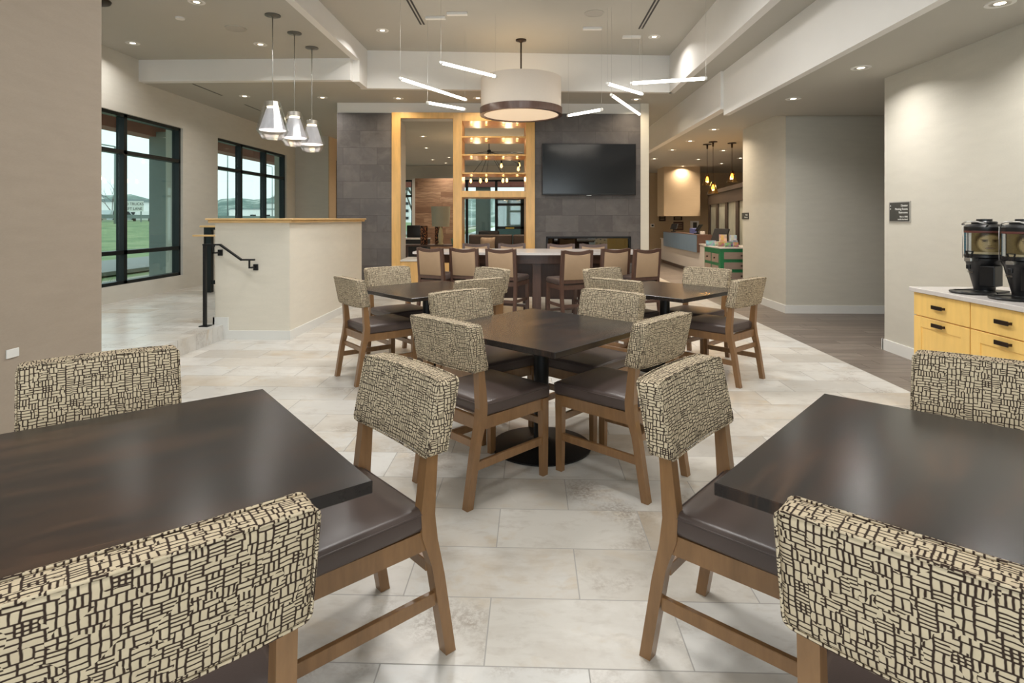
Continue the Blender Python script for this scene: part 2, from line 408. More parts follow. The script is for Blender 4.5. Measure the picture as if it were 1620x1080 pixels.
# right wall, alcove, lobby
sbox('wall_right', M['wall_r'], 3.7, 3.9, -4.2, 6.16, 0, 3.3)
sbox('wall_alcove_side', M['wall_r'], 3.9, 9, 6.0, 6.16, 0, 2.84)
sbox('wall_alcove', M['wall_r'], 3.85, 9, 8.5, 8.65, 0, 3.0)
sbox('wall_alcove_end', M['wall_r'], 9, 9.2, 6.0, 20, 0, 3.0)
sbox('wall_lobby', M['wall_r'], 3.7, 3.85, 8.5, 10.2, 0, 3.0)
sbox('wall_lobby_back', M['tan'], 2.7, 9.2, 19.8, 20.0, 0, 3.0)
sbox('wall_lounge_side', M['tan'], 2.7, 2.8, 19.8, 23.2, 0, 3.6)
sbox('wall_bulkhead', M['tan'], 3.98, 5.05, 17.4, 18.3, 1.45, 2.93)
# baseboards
sbox('baseboard_right', M['base'], 3.685, 3.7, 2.0, 6.19, 0, .115)
sbox('baseboard_right_end', M['base'], 3.685, 4.2, 6.16, 6.175, 0, .115)
sbox('baseboard_alcove', M['base'], 3.7, 9, 8.485, 8.5, 0, .115)
sbox('baseboard_lobby', M['base'], 3.685, 3.7, 8.485, 10.2, 0, .115)
# ceilings
SX = 2.74
sbox('ceiling_tray', M['ceil'], -2.63, 2.3, -4.2, 9.9, ZT, ZT+.1)
sbox('ceiling_upper_left', M['ceil'], -6.3, -2.73, -4.2, 8.75, ZU, ZU+.1)
bm = BM(); box(bm, -2.73, -2.63, -4.2, 8.75, ZU, ZT+.1); box(bm, -2.73, -2.63, 8.75, 9.19, ZC, ZT+.1)
struct('ceiling_tray_side', bm, M['white'])
bm = BM(); prism(bm, [(-2.75, 9.18), (2.35, 9.66), (2.35, 9.76), (-2.75, 9.28)], 2, ZC, ZT+.1); struct('ceiling_tray_end', bm, M['white'])
sbox('ceiling_tray_side', M['white'], 2.3, 2.4, -4.2, 9.75, ZC, ZT+.1)
sbox('ceiling_beam_left', M['white'], -6.3, -2.73, 8.63, 8.75, ZC, ZU+.1)
bm = BM()
prism(bm, [(-6.3, 8.75), (-2.73, 8.75), (-2.75, 9.28), (2.35, 9.76), (2.4, 9.76), (2.4, -4.2), (SX, -4.2), (SX, 23.2), (-6.3, 23.2)], 2, ZC, ZC+.1)
struct('ceiling', bm, M['ceil'])
bm = BM(); box(bm, SX, SX+.08, -4.2, 8.3, ZR, ZC+.1); box(bm, SX-.04, SX+.08, 8.3, 20, ZL, ZC+.1); struct('ceiling_soffit_face', bm, M['white'])
sbox('ceiling_right', M['ceil'], SX+.08, 9.2, -4.2, 8.35, ZR, ZR+.09)
sbox('ceiling_lobby', M['ceil'], SX+.08, 9.2, 8.35, 20, ZL, ZL+.09)

# feature wall, turned three degrees
PH = math.radians(3.0); PV = (-.7, 10.45, 0)
def W(x, y): return (PV[0]+x*math.cos(PH)-y*math.sin(PH), PV[1]+x*math.sin(PH)+y*math.cos(PH))
kw = dict(loc=PV, rotz=PH)
bm = BM()
for a in ((-2.807, -1.79, .02, .8, 0, 3.47), (.74, .98, .02, .8, 0, 3.47), (2.52, 2.837, .02, .8, 0, 3.47), (.98, 2.52, .02, .8, 0, .66), (.98, 2.52, .02, .8, 1.04, 3.47),
          (-1.79, .74, .02, .8, 3.27, 3.47), (-1.79, .74, .02, .8, 0, .30)): box(bm, *a)
struct('wall_feature', bm, M['white'], **kw)
bm = BM()
for a in ((-2.807, -1.818, 0, .02, 0, 3.285), (.77, .98, 0, .02, 0, 3.285), (2.52, 2.70, 0, .02, 0, 3.285), (.98, 2.52, 0, .02, 0, .66), (.98, 2.52, 0, .02, 1.04, 3.285)): box(bm, *a)
struct('wall_feature_tiles', bm, M['stone'], **kw)
sbox('wall_feature_edge', M['half'], 2.70, 2.85, -.02, .8, 0, 3.47, **kw)
sbox('wall_reveal', M['reveal'], -1.79, -1.70, .02, .8, .60, 3.19, **kw)
# built-in maple screen and shelves
u = thing('built_in_shelving', 'tall honey maple open frame with shelves in the grey tiled wall', 'shelving', PV, PH)
def ub(name, m, *a, bev=.004, lab=None):
    bm = BM(); box(bm, *a, bev, 1); o = obj(name, bm, m, u)
    if lab: o['label'] = lab
    return o
mp = M['maple']
ub('side_post', mp, -1.818, -1.658, -.03, .03, .20, 3.292); ub('center_post', mp, -.71, -.55, -.03, .80, .20, 3.292); ub('side_post', mp, .609, .77, -.03, .80, .20, 3.292)
ub('top_rail', mp, -1.658, -.71, -.03, .03, 3.185, 3.292); ub('top_rail', mp, -.55, .609, -.03, .8, 3.14, 3.292)
ub('middle_rail', mp, -.55, .609, -.03, .80, 1.76, 1.875); ub('bottom_rail', mp, -1.658, -.71, -.03, .03, .20, .60); ub('bottom_rail', mp, -.55, .609, -.03, .8, .20, .60)
ub('sill', M['reveal'], -1.658, -.71, -.05, .80, .60, .63)
for z in (2.868, 2.541, 2.21):
    s = ub('shelf', mp, -.55, .609, -.02, .80, z-.03, z)
for z in (3.138, 2.836, 2.509, 2.178):
    for x in (-.40, -.12, .2, .46):
        pk = BM(); lathe(pk, [(.018, z-.008), (.018, z)], x, .40, 16)
        obj('puck_light', pk, M['puck'], u)
        point('puck_lamp', (x, .40, z-.05), .17, (1, .70, .36), .02, parent=u)
# fireplace
f = thing('fireplace', 'long slim see-through fireplace set in the grey tile below the television', 'fireplace', PV, PH)
bm = BM()
for a in ((.975, 2.525, -.012, .03, 1.015, 1.05), (.975, 2.525, -.012, .03, .64, .675), (.975, 1.01, -.012, .03, .64, 1.05), (2.49, 2.525, -.012, .03, .64, 1.05)): box(bm, *a)
obj('frame', bm, M['black'], f)
for yy in (.04, .74):
    bm = BM(); box(bm, 1.01, 2.49, yy, yy+.006, .675, 1.015); obj('glass', bm, M['smoked'], f)
bm = BM(); box(bm, 1.01, 2.49, .05, .78, .665, .70); box(bm, 1.01, 2.49, .05, .78, 1.0, 1.03); box(bm, 2.40, 2.49, .05, .78, .70, 1.0); box(bm, 1.01, 1.05, .05, .78, .7, 1.0); obj('firebox', bm, M['black'], f)
bm = BM(); box(bm, 1.3, 2.2, .3, .5, .70, .73); obj('burner', bm, M['chrome'], f)
# television
t = thing('television', 'large black flat television on the grey tiled wall', 'television', PV, PH)
bm = BM(); box(bm, .897, 2.60, -.09, -.03, 1.80, 2.73, .006); obj('bezel', bm, M['plastic'], t)
bm = BM(); box(bm, .912, 2.585, -.093, -.088, 1.825, 2.715); obj('screen', bm, M['screen'], t)
bm = BM(); box(bm, 1.3, 2.2, -.03, .0, 2.0, 2.5); obj('wall_mount', bm, M['black'], t)
bm = BM(); box(bm, 1.70, 1.79, -.095, -.06, 1.785, 1.80, .003); obj('sensor', bm, M['chrome'], t)['label'] = 'small silver logo tab'

# half wall, cap, skirting, handrail
sbox('wall_half', M['half'], -3.60, -2.74, 6.46, 9.25, 0, 1.325)
bm = BM(); box(bm, -3.66, -2.70, 6.41, 9.29, 1.325, 1.355, .008); box(bm, -3.68, -2.68, 6.39, 9.31, 1.355, 1.375, .006); struct('trim_1', bm, M['maple_cap'])
bm = BM()
prism(bm, [(-3.62, 0), (-2.725, 0), (-2.725, .10), (-3.44, .10), (-3.44, .25), (-3.62, .25)], 1, 6.445, 6.46)
box(bm, -2.74, -2.725, 6.46, 9.25, 0, .10); box(bm, -3.62, -3.60, 6.445, 6.75, 0.0, .25)
struct('baseboard_half_wall', bm, M['base'])
h = thing('handrail', 'black steel handrail beside the pale half wall', 'handrail', (0, 0, 0))
bm = BM(); box(bm, -3.671, -3.639, 6.334, 6.366, .165, 1.085); obj('post', bm, M['black'], h)
bm = BM(); box(bm, -3.70, -3.60, 6.30, 6.40, .165, .175); obj('base_plate', bm, M['black'], h)
bm = BM()
for a, b_ in (((-3.675, 6.35, 1.08), (-3.475, 6.35, 1.08)), ((-3.485, 6.35, 1.082), (-3.235, 6.35, .908)), ((-3.24, 6.35, .912), (-3.09, 6.35, .912))): obox(bm, a, b_, .035, .018)
obj('rail', bm, M['black'], h)
for x, z in ((-3.56, 1.07), (-3.15, .905)):
    bm = BM(); box(bm, x-.008, x+.008, 6.345, 6.36, z-.09, z); box(bm, x-.008, x+.03, 6.345, 6.45, z-.09, z-.075); box(bm, x+.0, x+.05, 6.44, 6.46, z-.12, z-.05)
    obj('bracket', bm, M['black'], h)
g = thing('guard_rail', 'black posted guard rail with wooden cap beyond the half wall', 'railing', (0, 0, 0))
bm = BM(); box(bm, -5.35, -5.23, 9.26, 9.34, .165, 1.23); obj('post', bm, M['frame'], g)
bm = BM(); box(bm, -5.13, -5.10, 9.26, 9.34, .165, 1.23); obj('post', bm, M['frame'], g)
bm = BM(); box(bm, -5.23, -5.13, 9.27, 9.33, 1.19, 1.23); box(bm, -5.23, -5.13, 9.27, 9.33, .30, .36); obj('crossbar', bm, M['frame'], g)
bm = BM(); box(bm, -5.40, -4.1, 9.22, 9.38, 1.23, 1.26, .005); obj('cap', bm, M['maple_cap'], g)
bm = BM(); box(bm, -5.05, -4.2, 9.28, 9.32, .165, 1.23); obj('panel', bm, M['frame'], g)
g = thing('ledge_rail', 'lower wooden ledge on black bracket in front of the guard rail', 'railing', (0, 0, 0))
bm = BM(); box(bm, -5.05, -3.9, 8.44, 8.56, 1.105, 1.13, .004); obj('cap', bm, M['maple_cap'], g)
bm = BM(); box(bm, -4.9, -4.88, 8.48, 8.50, .97, 1.105); box(bm, -4.9, -4.7, 8.48, 8.50, .95, .97); box(bm, -4.27, -4.25, 8.47, 8.53, .165, 1.105); obj('bracket', bm, M['black'], g)

# windows in the left wall
def side_window(name, y0, y1, mull, rails):
    bm = BM(); z0, z1 = .40, 2.93; F = .05
    x0, x1 = -6.16, -6.04
    box(bm, x0, x1, y0, y1, z0, z0+F); box(bm, x0, x1, y0, y1, z1-F, z1); box(bm, x0, x1, y0, y0+F, z0, z1); box(bm, x0, x1, y1-F, y1, z0, z1)
    for m_ in mull: box(bm, x0, x1, m_-.035, m_+.035, z0, z1)
    for r in rails: box(bm, x0, x1, y0, y1, r-.03, r+.03)
    wdw = struct(name, bm, M['frame'])
    ys = [y0]+list(mull)+[y1]
    for a, b_ in zip(ys, ys[1:]):
        p = BM(); box(p, -6.11, -6.104, a+.05, b_-.05, z0+.05, z1-.05); q = struct('pane', p, M['glass'], parent=wdw)
    return wdw
side_window('window_1', 7.0, 9.75, [8.40], [2.36, .87])
side_window('window_2', 10.86, 13.97, [11.85, 12.95], [2.36, .87])

# ------------------------------------------------------------------ dining tables
def make_table():
    t = thing('dining_table', '', 'table')
    bm = BM(); box(bm, -.4915, .4915, -.4915, .4915, .690, .722, .0025, 1); obj('tabletop', bm, M['top'], t)
    bm = BM(); lathe(bm, [(.045, .03), (.045, .68)], seg=24); obj('pedestal', bm, M['black'], t, True)
    bm = BM(); lathe(bm, [(.30, 0), (.30, .008), (.285, .014), (.10, .026), (.06, .045), (.05, .05)], seg=48); obj('base', bm, M['black'], t, True)
    bm = BM(); box(bm, -.30, .30, -.03, .03, .675, .690); box(bm, -.03, .03, -.30, .30, .675, .690); obj('top_bracket', bm, M['black'], t)
    return t
D = math.radians
tb = make_table()
TABLES = [((-1.083, 1.476, 0), 40.0, 'dark square dining table filling the lower left corner of the view'),
          ((1.142, 1.486, 0), 49.4, 'dark square dining table filling the lower right corner of the view'),
          ((.062, 3.489, 0), 49.5, 'dark square dining table in the middle of the room, round black base showing'),
          ((-.965, 5.354, 0), 44.4, 'dark square dining table nearest the pale half wall'),
          ((1.239, 5.383, 0), 43.9, 'dark square dining table nearest the wood plank aisle, beyond the middle table')]
for i, (l, a, lab) in enumerate(TABLES):
    if i == 0: tb.location = l; tb.rotation_euler = (0, 0, D(a)); tb['label'] = lab; tb['group'] = 'square dining tables'
    else: dup(tb, l, D(a), lab)

# ------------------------------------------------------------------ dining chairs (local +Y is the way the sitter faces)
def make_chair():
    c = thing('dining_chair', '', 'chair')
    # seat cushion
    bm = BM()
    vs = box(bm, -.228, .228, -.20, .270, .415, .485, .02, 3, {0: [-.15, -.075, 0, .075, .15], 1: [-.12, -.04, .05, .14]})
    for v in vs:
        tx, ty = v.co.x/.228, (v.co.y-.035)/.235
        if v.co.z > .45: v.co.z += .014*max(0, 1-tx*tx)*max(0, 1-ty*ty)
        v.co.x *= 1+.03*(v.co.y/.24)
    st = obj('seat', bm, M['leather'], c, 'all')
    bm = BM(); hx, z = .224, .472
    pts = []
    for (cx, cy, a0) in ((hx-.02, .270-.02, 0), (-hx+.02, .270-.02, 90), (-hx+.02, -.18, 180), (hx-.02, -.18, 270)):
        for k in range(5):
            a = D(a0+k*22.5); pts.append((cx+.0225*math.cos(a), cy+.0225*math.sin(a), z))
    pts = [(p[0]*(1+.03*p[1]/.24), p[1], p[2]) for p in pts]
    tube(bm, pts, .003, 6, True); obj('piping', bm, M['leather'], st, 'all')
    # frame rails
    bm = BM()
    box(bm, -.188, .188, .230, .253, .355, .415); box(bm, -.188, .188, -.222, -.198, .355, .415)
    for s in (-1, 1): box(bm, s*.205-.012, s*.205+.012, -.205, .240, .355, .415)
    obj('seat_frame', bm, M['stain'], c)
    for s in (-1, 1):
        x0, x1 = (.186, .224) if s > 0 else (-.224, -.186)
        bm = BM()
        prism(bm, [(-.305, 0), (-.268, 0), (-.215, .30), (-.180, .40), (-.176, .47), (-.192, .60), (-.204, .72), (-.242, .72), (-.234, .60), (-.226, .46), (-.236, .38), (-.262, .26)], 0, x0, x1)
        obj('leg', bm, M['stain'], c)
        bm = BM()
        vs = box(bm, x0, x1, .217, .263, 0, .415)
        for v in vs:
            if v.co.z < .1: v.co.x -= s*.004 if abs(v.co.x) > .2 else -s*.006; v.co.y += .006 if v.co.y < .235 else -.002
        obj('leg', bm, M['stain'], c)
        bm = BM(); box(bm, s*.205-.010, s*.205+.010, -.235, .225, .168, .208, .002, 1); obj('stretcher', bm, M['stain'], c)
    bm = BM(); box(bm, -.187, .187, -.238, -.216, .268, .305, .002, 1); obj('stretcher', bm, M['stain'], c)
    bm = BM(); box(bm, -.187, .187, .230, .249, .268, .305, .002, 1); obj('stretcher', bm, M['stain'], c)
    # upholstered backrest
    W2 = .241; zb, zt = .642, .868
    bm = BM()
    vs = box(bm, -W2, W2, -.04, .04, zb, zt, .018, 4, {0: [-.18, -.12, -.06, 0, .06, .12, .18], 2: [.69, .75, .81]})
    def shape(v):
        k = (v.z-zb)/(zt-zb); t = v.x/W2
        v.y += -.222-.048*k-.014*(1-t*t); v.z += .004*(1-t*t)*(1 if k > .5 else -1); return v
    for v in vs: v.co = shape(v.co)
    br = obj('backrest', bm, M['weave'], c, 'all')
    for yy in (-.036, .036):
        bm = BM(); pts = []
        for (cx, cz, a0) in ((W2-.018, zt-.018, 0), (-W2+.018, zt-.018, 90), (-W2+.018, zb+.018, 180), (W2-.018, zb+.018, 270)):
            for k in range(4):
                a = D(a0+k*30); pts.append(Vector((cx+.0165*math.cos(a), yy, cz+.0165*math.sin(a))))
        out = []
        for i, p in enumerate(pts):
            q = pts[(i+1) % len(pts)]; n = 8 if abs(p.x-q.x) > .1 else 1
            for k in range(n): out.append(shape(p.lerp(q, k/n)))
        tube(bm, out, .0032, 6, True); obj('piping', bm, M['weave'], br, 'all')
    return c
ch = make_chair()
CH = [((-.614, 1.777), 223.8, 'patterned dining chair at the right side of the lower left table'),
      ((-.749, 1.078), 130, 'nearest patterned dining chair at lower left, seen from behind'),
      ((-1.40, 1.862), -50, 'patterned dining chair beyond the lower left table, in front of the taupe pillar'),
      ((.717, 1.797), -40.1, 'patterned dining chair at the left side of the lower right table'),
      ((.803, 1.091), 49.4, 'nearest patterned dining chair at lower right, seen from behind'),
      ((1.46, 1.875), -130.6, 'patterned dining chair beyond the lower right table, below the yellow cabinets'),
      ((-.249, 3.058), 46.4, 'patterned dining chair at the near left side of the middle table'),
      ((.477, 3.147), 138.8, 'patterned dining chair at the near right side of the middle table'),
      ((-.31, 3.81), -47, 'patterned dining chair at the far left side of the middle table'),
      ((.385, 3.82), -132, 'patterned dining chair at the far right side of the middle table'),
      ((-1.338, 5.008), 40.6, 'patterned dining chair between the half wall and its table'),
      ((-1.315, 5.72), -50, 'patterned dining chair at the far left side of the table nearest the half wall'),
      ((-.59, 5.65), -138, 'patterned dining chair at the far right side of the table nearest the half wall'),
      ((-.592, 4.98), 131, 'patterned dining chair at the near right side of the table nearest the half wall'),
      ((1.640, 5.085), 133.4, 'patterned dining chair beside the plank aisle, both rear legs in view'),
      ((.889, 5.66), -51, 'patterned dining chair at the far left side of the table nearest the plank aisle'),
      ((1.605, 5.715), -133, 'patterned dining chair in front of the green drawers, far side of its table'),
      ((.872, 4.99), 48, 'patterned dining chair at the near left side of the table nearest the plank aisle')]
for i, (l, a, lab) in enumerate(CH):
    if i == 0: ch.location = (*l, 0); ch.rotation_euler = (0, 0, D(a-90)); ch['label'] = lab; ch['group'] = 'patterned dining chairs'
    else: dup(ch, (*l, 0), D(a-90), lab)

# ------------------------------------------------------------------ tall communal table and stools
t = thing('communal_table', 'long boat-shaped counter-height table with pale stone top in front of the grey wall', 'table', (-.02, 8.3, 0))
def boat(a, b, c, n=24):
    P = [(-a+2*a*i/n, -(c+(b-c)*math.cos(PI/2*abs(-1+2*i/n)))) for i in range(n+1)]
    return P+[(-x, -y) for x, y in P]
bm = BM(); prism(bm, boat(1.62, .56, .36), 2, .883, .913); obj('tabletop', bm, M['quartz'], t)
bm = BM(); prism(bm, boat(1.60, .54, .34), 2, .863, .883); obj('top_edge', bm, M['espresso'], t)
bm = BM(); prism(bm, boat(1.50, .47, .26), 2, .76, .863); obj('apron', bm, M['espresso'], t)
for x in (-1.05, .1, 1.05):
    bm = BM(); box(bm, x-.06, x+.06, -.38, -.26, 0, .78, .004, 1); obj('leg', bm, M['espresso'], t)
    bm = BM(); box(bm, x-.06, x+.06, .26, .38, 0, .78, .004, 1); obj('leg', bm, M['espresso'], t)
bm = BM(); box(bm, -1.0, 1.0, -.03, .03, .25, .76); obj('center_panel', bm, M['espresso'], t)
def make_stool():
    c = thing('counter_stool', '', 'stool')
    bm = BM()
    vs = box(bm, -.215, .215, -.18, .22, .565, .64, .025, 3, {0: [-.14, -.07, 0, .07, .14], 1: [-.1, -.03, .05, .12]})
    for v in vs:
        if v.co.z > .6: v.co.z += .015*max(0, 1-(v.co.x/.215)**2)*max(0, 1-((v.co.y-.02)/.2)**2)
    obj('seat', bm, M['leather'], c, 'all')
    bm = BM()
    box(bm, -.18, .18, .185, .208, .51, .565); box(bm, -.18, .18, -.205, -.18, .51, .565)
    for s in (-1, 1): box(bm, s*.193-.011, s*.193+.011, -.19, .195, .51, .565)
    obj('seat_frame', bm, M['espresso'], c)
    for s in (-1, 1):
        x0, x1 = (.172, .212) if s > 0 else (-.212, -.172)
        bm = BM(); prism(bm, [(-.275, 0), (-.240, 0), (-.176, .45), (-.172, .60), (-.215, .99), (-.25, .985), (-.212, .60), (-.215, .45)], 0, x0, x1); obj('leg', bm, M['espresso'], c)
        bm = BM(); box(bm, x0, x1, .175, .215, 0, .565, .002, 1); obj('leg', bm, M['espresso'], c)
        bm = BM(); box(bm, s*.192-.01, s*.192+.01, -.21, .19, .30, .335); obj('stretcher', bm, M['espresso'], c)
    bm = BM(); box(bm, -.18, .18, .18, .205, .20, .235); obj('footrest', bm, M['espresso'], c)
    bm = BM(); box(bm, -.18, .18, .177, .208, .235, .24); obj('foot_plate', bm, M['chrome'], c)['label'] = 'bright metal strip on the footrest'
    bm = BM(); box(bm, -.18, .18, -.235, -.21, .30, .335); obj('stretcher', bm, M['espresso'], c)
    bm = BM()
    vs = box(bm, -.172, .172, -.245, -.215, .93, .995, .004, 1, {0: [-.11, -.05, 0, .05, .11]})
    for v in vs: t_ = v.co.x/.172; v.co.z -= .022*(1-t_*t_); v.co.y -= .012*(1-t_*t_)
    obj('top_rail', bm, M['espresso'], c)
    bm = BM(); box(bm, -.172, .172, -.215, -.19, .585, .635, .003, 1); obj('bottom_rail', bm, M['espresso'], c)
    bm = BM()
    vs = box(bm, -.172, .172, -.028, .014, .63, .95, .006, 2, {0: [-.11, -.05, 0, .05, .11]})
    for v in vs:
        k = (v.co.z-.63)/.32; t_ = v.co.x/.172; v.co.y += -.196-.030*k-.010*(1-t_*t_)*k
        if k > .5: v.co.z -= .022*(1-t_*t_)
    obj('back_panel', bm, M['tan_fabric'], c, True)
    return c
sb = make_stool()
ST = [((-1.22, 7.74), 62, 'dark wood stool with tan back, leftmost on the near side of the tall table'),
      ((-.78, 7.68), 66, 'dark wood stool with tan back, second from the left on the near side'),
      ((-.30, 7.55), 68, 'dark wood stool with tan back, near side of tall table, just left of the gap'),
      ((.47, 7.22), 113, 'dark wood stool with tan back, nearest to us, just right of the gap'),
      ((1.00, 7.66), 113, 'dark wood stool with tan back, second from the right on the near side'),
      ((1.37, 7.58), 118, 'dark wood stool with tan back, rightmost on the near side of the tall table'),
      ((-.83, 8.72), -84, 'dark wood stool on the far side of the tall table, below the striped pillow'),
      ((-.29, 8.72), -88, 'dark wood stool on the far side of the tall table, before the maple screen'),
      ((.44, 8.62), -95, 'dark wood stool on the far side of the tall table, before the left fireplace half'),
      ((.92, 8.62), -98, 'dark wood stool on the far side of the tall table, before the fireplace middle')]
for i, (l, a, lab) in enumerate(ST):
    if i == 0: sb.location = (*l, 0); sb.rotation_euler = (0, 0, D(a-90)); sb['label'] = lab; sb['group'] = 'stools around the tall table'
    else: dup(sb, (*l, 0), D(a-90), lab)

# ------------------------------------------------------------------ buffet cabinets, worktop, dispensers
def cabinet(name, y0, y1, lab):
    c = thing(name, lab, 'cabinet', (2.88, (y0+y1)/2, 0), 0, 'maple cabinets along the right wall'); w_ = (y1-y0)/2-.002
    bm = BM(); box(bm, .02, .80, -w_, w_, .09, .825); obj('body', bm, M['maple_cab'], c)
    bm = BM(); box(bm, .07, .80, -w_, w_, 0, .09); obj('toe_kick', bm, M['slot'], c)
    bm = BM(); box(bm, 0, .02, -w_+.003, w_-.003, .655, .82, .002, 1); dr = obj('drawer', bm, M['maple_cab'], c)
    bm = BM(); pull(bm, .74); obj('handle', bm, M['bronze'], dr)
    bm = BM()
    for a in ((-w_+.003, -w_+.08, .095, .648), (w_-.08, w_-.003, .095, .648), (-w_+.08, w_-.08, .095, .17), (-w_+.08, w_-.08, .573, .648)): box(bm, 0, .02, a[0], a[1], a[2], a[3], .0015, 1)
    box(bm, .008, .018, -w_+.07, w_-.07, .16, .58); d = obj('door', bm, M['maple_cab'], c)
    bm = BM(); pull(bm, .612); obj('handle', bm, M['bronze'], d)
    return c
def pull(bm, z):
    box(bm, -.028, -.022, -.055, .055, z-.014, z+.014, .004, 2); box(bm, -.022, 0, -.052, -.040, z-.008, z+.008); box(bm, -.022, 0, .040, .052, z-.008, z+.008)
cabinet('base_cabinet', 3.88, 4.44, 'maple base cabinet at the far left end of the buffet, beside the pale wall')
cabinet('base_cabinet', 3.32, 3.88, 'maple base cabinet second from the far end of the buffet, under the right dispenser')
cabinet('base_cabinet', 2.76, 3.32, 'maple base cabinet nearest us, at the right edge of the view')
bm = BM(); box(bm, 2.855, 3.70, 2.6, 4.455, .826, .858, .003, 1); tag(obj('worktop', bm, M['quartz']), 'pale quartz worktop on the maple buffet cabinets', 'countertop')

def art_patch(parent, r, z0, z1, a0, a1, fn, nu=44, nv=36):
    """printed wrap: a curved sheet whose print is coloured per face"""
    bm = BM(); cl = bm.loops.layers.float_color.new('print')
    V = [[bm.verts.new((r*math.cos(a0+(a1-a0)*i/nu), r*math.sin(a0+(a1-a0)*i/nu), z0+(z1-z0)*j/nv)) for j in range(nv+1)] for i in range(nu+1)]
    for i in range(nu):
        for j in range(nv):
            f = bm.faces.new((V[i][j], V[i+1][j], V[i+1][j+1], V[i][j+1])); c = lin(fn((i+.5)/nu, (j+.5)/nv))
            for l in f.loops: l[cl] = c
    bmesh.ops.solidify(bm, geom=bm.faces[:], thickness=.0006)
    return obj('printed_wrap', bm, M['print'], parent, 'all')
N = NT('print'); at = N.n('VertexColor'); at.layer_name = 'print'; N.l(at.outputs[0], N.b.inputs['Base Color']); N.b.inputs['Roughness'].default_value = .3; M['print'] = N.m
def el(u, v, cx, cy, rx, ry): return ((u-cx)/rx)**2+((v-cy)/ry)**2 < 1
def face_art(seed):
    rr = random.Random(seed)
    def fn(u, v):
        n = rr.uniform(-4, 4)
        if u < (.12 if seed == 1 else .05): c = (36+70*abs(math.sin(v*23)), 128, 146)
        elif u < (.24 if seed == 1 else .16): c = (226, 228, 222)
        else:
            x = (u-.2)/.8; c = [128+26*x, 112+20*x, 76-10*x]
            def blob(cx, cy, rx, ry, col, k=1.0, soft=.35):
                d = ((x-cx)/rx)**2+((v-cy)/ry)**2; a = k*max(0, min(1, (1-d)/soft))
                for i in range(3): c[i] += (col[i]-c[i])*a
            blob(.48, .62, .36, .62, (74, 58, 34), .9)            # hair
            blob(.46, .50, .29, .46, (204, 182, 130))             # face
            blob(.62, .48, .15, .42, (168, 144, 96), .8, .8)      # shaded cheek
            for ex in (.34, .56):
                blob(ex, .60, .065, .03, (60, 44, 28), .9); blob(ex, .67, .09, .025, (84, 62, 38), .9)
            blob(.43, .50, .03, .13, (224, 204, 156), .8); blob(.45, .41, .06, .02, (120, 94, 60), .8)
            blob(.45, .29, .12, .04, (124, 84, 60), .9); blob(.45, .295, .09, .016, (226, 214, 186), .9)
            if v < .10: c = [214, 200, 162]
        return tuple(max(0, min(255, k+n)) for k in c)
    return fn
def dispenser(loc, rz, lab, art):
    c = thing('coffee_dispenser', lab, 'dispenser', loc, rz, 'coffee dispensers on the worktop')   # front towards local -Y
    bm = BM(); box(bm, -.105, .105, -.06, .11, 0, .014, .005, 2); obj('base', bm, M['plastic'], c)
    bm = BM(); lathe(bm, [(.125, .002), (.13, .010), (.125, .016), (.105, .017), (.10, .011), (0, .011)], 0, -.155, 32); obj('drip_tray', bm, M['plastic'], c, True)
    bm = BM(); lathe(bm, [(.060, .012), (.062, .03), (.085, .13), (.105, .21), (.113, .222), (.113, .235), (.108, .24)], seg=36); obj('stand', bm, M['plastic'], c, True)
    bm = BM(); box(bm, .02, .11, -.11, .0, .05, .19, .006, 2); obj('side_housing', bm, M['plastic'], c)
    bm = BM(); lathe(bm, [(.104, .238), (.114, .245), (.114, .262), (.111, .265), (.111, .425), (.114, .43), (.114, .455), (.10, .472), (.06, .478)], seg=40); b_ = obj('tank', bm, M['plastic'], c, True)
    bm = BM(); lathe(bm, [(.072, .476), (.074, .488), (.068, .494), (.045, .494), (.045, .510), (.0, .512)], seg=32); obj('lid', bm, M['plastic'], c, True)
    bm = BM(); tube(bm, [(-.085, -.075, .47), (-.085, -.11, .475), (-.05, -.125, .492), (.02, -.125, .492), (.055, -.115, .478), (.06, -.08, .47)], .005, 8); obj('lid_handle', bm, M['chrome'], c, 'all')['label'] = 'chrome bail handle'
    art_patch(b_, .1125, .268, .415, D(212), D(388), art)
    bm = BM(); lathe(bm, [(.1125, .415), (.1135, .418), (.1135, .432), (.1125, .435)], seg=40, cap=False); o_ = obj('band', bm, M['rust'], c, True); o_['label'] = 'red brown band around the tank'
    for s in (-1, 1):
        bm = BM(); tube(bm, [(s*.119, -.03, .235), (s*.119, -.03, .46)], .0026, 8); obj('side_rod', bm, M['chrome'], c, 'all')
    bm = BM(); obox(bm, (0, -.10, .232), (0, -.205, .236), .03, .018); box(bm, -.022, .022, -.215, -.185, .222, .245, .003, 1); obox(bm, (0, -.2, .225), (0, -.2, .195), .024, .022); obj('faucet', bm, M['chrome'], c)
    bm = BM(); obox(bm, (-.008, -.19, .243), (-.020, -.19, .29), .006, .014, (0, 1, 0)); obox(bm, (.008, -.19, .243), (.020, -.19, .29), .006, .014, (0, 1, 0)); obox(bm, (-.022, -.19, .29), (.022, -.19, .29), .014, .006); obj('tap_handle', bm, M['plastic'], c)
    bm = BM(); box(bm, -.012, .012, -.212, -.190, .17, .20, .004, 2); obj('spout', bm, M['plastic'], c)
    text('logo', 'Curtis', (-.075, -.062, .135), (.85, -.53, 0), .022, M['chrome'], c)
    return c
dispenser((3.17, 4.14, .858), D(-62), 'black coffee dispenser with sepia face picture, the left one', face_art(1))
dispenser((3.19, 3.84, .858), D(-58), 'black coffee dispenser with smiling sepia face picture, right of the first', face_art(2))
dispenser((3.19, 3.54, .858), D(-58), 'black coffee dispenser cut off by the right edge of the view', face_art(3))

